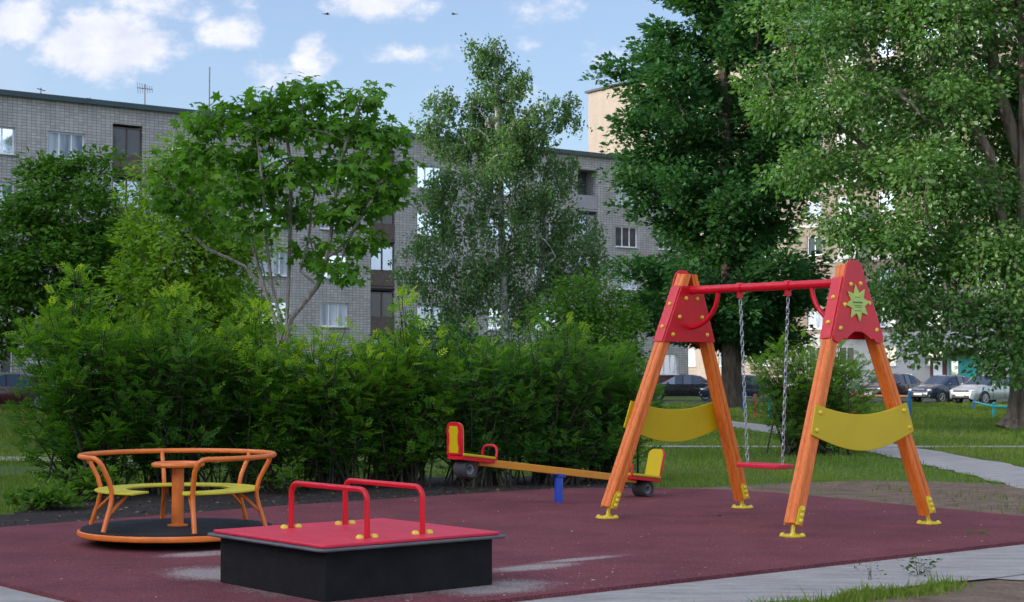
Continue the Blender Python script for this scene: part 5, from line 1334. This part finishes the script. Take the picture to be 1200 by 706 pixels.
# one fallen green leaf sprig near the right front edge
gx, gy = gnd(1147, 626)
sp_ = empty('fallen_sprig', (gx, gy, .004)); tag(sp_, 'small green leaf sprig lying on the rubber near its right front edge', 'leaf')
pp = np.array([(0, 0, .005), (.02, .01, .008), (-.03, .0, .006), (.05, -.02, .004), (-.06, .02, .004)])
V, Fa, R = place_leaves(leaf_diamond(.55), pp, np.array([(1, .3, .1), (.2, 1, .3), (-1, .2, .2), (.8, -.6, 0), (-.7, -.5, .1)]), np.array([(0, -.3, 1.)] * 5), np.array([.08, .07, .08, .06, .06]), np.array([.1, .4, .2, .5, .3]))
link('leaf', np_mesh('leaf', V, Fa, R), M['lf_dark'], sp_)

# ------------------------------------------------------------------ sky, sun, camera
SUN_EL, SUN_AZ = 15.5, (-.95, -.30)
w = bpy.data.worlds.new('World'); sc.world = w; w.use_nodes = True
nt = w.node_tree; nt.nodes.clear(); L = nt.links.new
out = N(nt, 'ShaderNodeOutputWorld'); bg = N(nt, 'ShaderNodeBackground', inp={'Strength': 0.10})
sky = N(nt, 'ShaderNodeTexSky', sky_type='NISHITA'); sky.sun_disc = False; sky.sun_elevation = rad(SUN_EL); sky.sun_rotation = math.atan2(SUN_AZ[0], SUN_AZ[1]); sky.air_density = 1.0; sky.dust_density = 0.6; sky.ozone_density = 3.0; sky.altitude = 100
tc = N(nt, 'ShaderNodeTexCoord'); sx = N(nt, 'ShaderNodeSeparateXYZ'); L(tc.outputs['Generated'], sx.inputs[0])
def mth(op, a=None, b=None, c=None):
    n = N(nt, 'ShaderNodeMath', operation=op)
    for i, v in enumerate((a, b, c)):
        if v is None: continue
        if isinstance(v, (int, float)): n.inputs[i].default_value = v
        else: L(v, n.inputs[i])
    return n.outputs[0]
yy = mth('MAXIMUM', sx.outputs['Y'], 0.02); u = mth('DIVIDE', sx.outputs['X'], yy); v = mth('DIVIDE', sx.outputs['Z'], yy)
cur = None
for (px, py, rx, ry, k) in [(120, 50, 95, 48, 1.05), (15, 22, 70, 40, .85), (270, 38, 55, 30, .72), (305, 85, 52, 28, .62), (368, 62, 36, 40, .70), (440, 0, 75, 26, .85), (490, 60, 110, 24, .52), (622, 52, 32, 16, .48), (190, 5, 120, 30, .6), (640, 8, 90, 30, .52), (560, 112, 130, 22, .42), (720, 60, 80, 55, .40)]:
    cu, cv = (px - 600) / F, (HZ - py) / F
    a = mth('MULTIPLY', mth('SUBTRACT', u, cu), F / rx); b = mth('MULTIPLY', mth('SUBTRACT', v, cv), F / ry)
    d = mth('ADD', mth('MULTIPLY', a, a), mth('MULTIPLY', b, b)); e = mth('MULTIPLY', mth('EXPONENT', mth('MULTIPLY', d, -.9)), k)
    cur = e if cur is None else mth('MAXIMUM', cur, e)
cb = N(nt, 'ShaderNodeCombineXYZ'); L(u, cb.inputs[0]); L(mth('MULTIPLY', v, 1.4), cb.inputs[1])
nz = N(nt, 'ShaderNodeTexNoise', inp={'Scale': 34.0, 'Detail': 9.0, 'Roughness': 0.6}); L(cb.outputs[0], nz.inputs['Vector'])
nz2 = N(nt, 'ShaderNodeTexNoise', inp={'Scale': 2.6, 'Detail': 8.0, 'Roughness': 0.58}); L(tc.outputs['Generated'], nz2.inputs['Vector'])
m1 = mth('ADD', cur, mth('MULTIPLY', mth('SUBTRACT', nz.outputs['Fac'], .5), 1.15))
mr = N(nt, 'ShaderNodeMapRange', interpolation_type='SMOOTHSTEP', inp={'From Min': .34, 'From Max': .78}); L(m1, mr.inputs['Value'])
mr2 = N(nt, 'ShaderNodeMapRange', interpolation_type='SMOOTHSTEP', inp={'From Min': .46, 'From Max': .78, 'To Max': .55}); L(nz2.outputs['Fac'], mr2.inputs['Value'])
# scattered cloud and a thin veil, thickened out of view for more ambient light; the named banks stand in front of it
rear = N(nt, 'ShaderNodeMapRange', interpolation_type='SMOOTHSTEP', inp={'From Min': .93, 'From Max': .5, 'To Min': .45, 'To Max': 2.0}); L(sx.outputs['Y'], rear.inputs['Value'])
mask = mth('MINIMUM', mth('MAXIMUM', mr.outputs[0], mth('MULTIPLY', mr2.outputs[0], rear.outputs[0])), .95)
ccol = N(nt, 'ShaderNodeMix', data_type='RGBA'); L(nz.outputs['Fac'], ccol.inputs['Factor'])
ccol.inputs['A'].default_value = (2.3, 2.6, 3.5, 1); ccol.inputs['B'].default_value = (5.6, 5.5, 5.6, 1)
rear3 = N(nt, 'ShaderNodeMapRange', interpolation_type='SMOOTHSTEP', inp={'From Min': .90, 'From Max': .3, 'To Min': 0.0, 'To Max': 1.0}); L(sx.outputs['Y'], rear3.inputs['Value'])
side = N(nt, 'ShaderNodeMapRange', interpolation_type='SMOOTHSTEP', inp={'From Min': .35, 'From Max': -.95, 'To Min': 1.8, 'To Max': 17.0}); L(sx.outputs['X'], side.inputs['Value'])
bright = mth('ADD', 1.0, mth('MULTIPLY', rear3.outputs[0], side.outputs[0]))  # unseen cloud behind and to the left boosted as added fill light
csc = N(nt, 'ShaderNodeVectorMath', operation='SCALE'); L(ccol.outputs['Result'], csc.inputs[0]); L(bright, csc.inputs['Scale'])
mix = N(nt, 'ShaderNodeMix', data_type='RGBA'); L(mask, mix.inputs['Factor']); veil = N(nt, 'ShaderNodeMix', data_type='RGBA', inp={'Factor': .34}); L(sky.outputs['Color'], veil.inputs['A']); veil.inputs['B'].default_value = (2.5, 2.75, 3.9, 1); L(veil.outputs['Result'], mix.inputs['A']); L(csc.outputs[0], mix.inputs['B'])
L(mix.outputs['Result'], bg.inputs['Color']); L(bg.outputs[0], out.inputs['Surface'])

sl = bpy.data.lights.new('sun', 'SUN'); sl.energy = 2.0; sl.angle = rad(0.53); sl.color = (1.0, 0.90, 0.76)
so = bpy.data.objects.new('sun', sl); COL.objects.link(so)
az = Vector((SUN_AZ[0], SUN_AZ[1], 0)).normalized(); dirs = Vector((az.x * math.cos(rad(SUN_EL)), az.y * math.cos(rad(SUN_EL)), math.sin(rad(SUN_EL))))
so.rotation_mode = 'QUATERNION'; so.rotation_quaternion = dirs.to_track_quat('Z', 'Y'); so.location = (-40, -20, 60)

cam = bpy.data.cameras.new('camera'); co = bpy.data.objects.new('camera', cam); COL.objects.link(co)
cam.sensor_width = 36.0; cam.lens = 36.0 * F / 1200.0; cam.clip_end = 3000; cam.clip_start = .1
co.location = (0, 0, CAMH); co.rotation_euler = (PI / 2 + PITCH, 0, 0)
cam.dof.use_dof = True; cam.dof.focus_distance = 14.5; cam.dof.aperture_fstop = 10
sc.camera = co
sc.view_settings.view_transform = 'Standard'; sc.view_settings.look = 'None'; sc.view_settings.gamma = 1.0; sc.view_settings.exposure = 1.2
sc.render.film_transparent = False
sc.cycles.use_denoising = True
sc.cycles.max_bounces = 9; sc.cycles.transparent_max_bounces = 6; sc.cycles.diffuse_bounces = 7; sc.cycles.glossy_bounces = 3; sc.cycles.transmission_bounces = 4
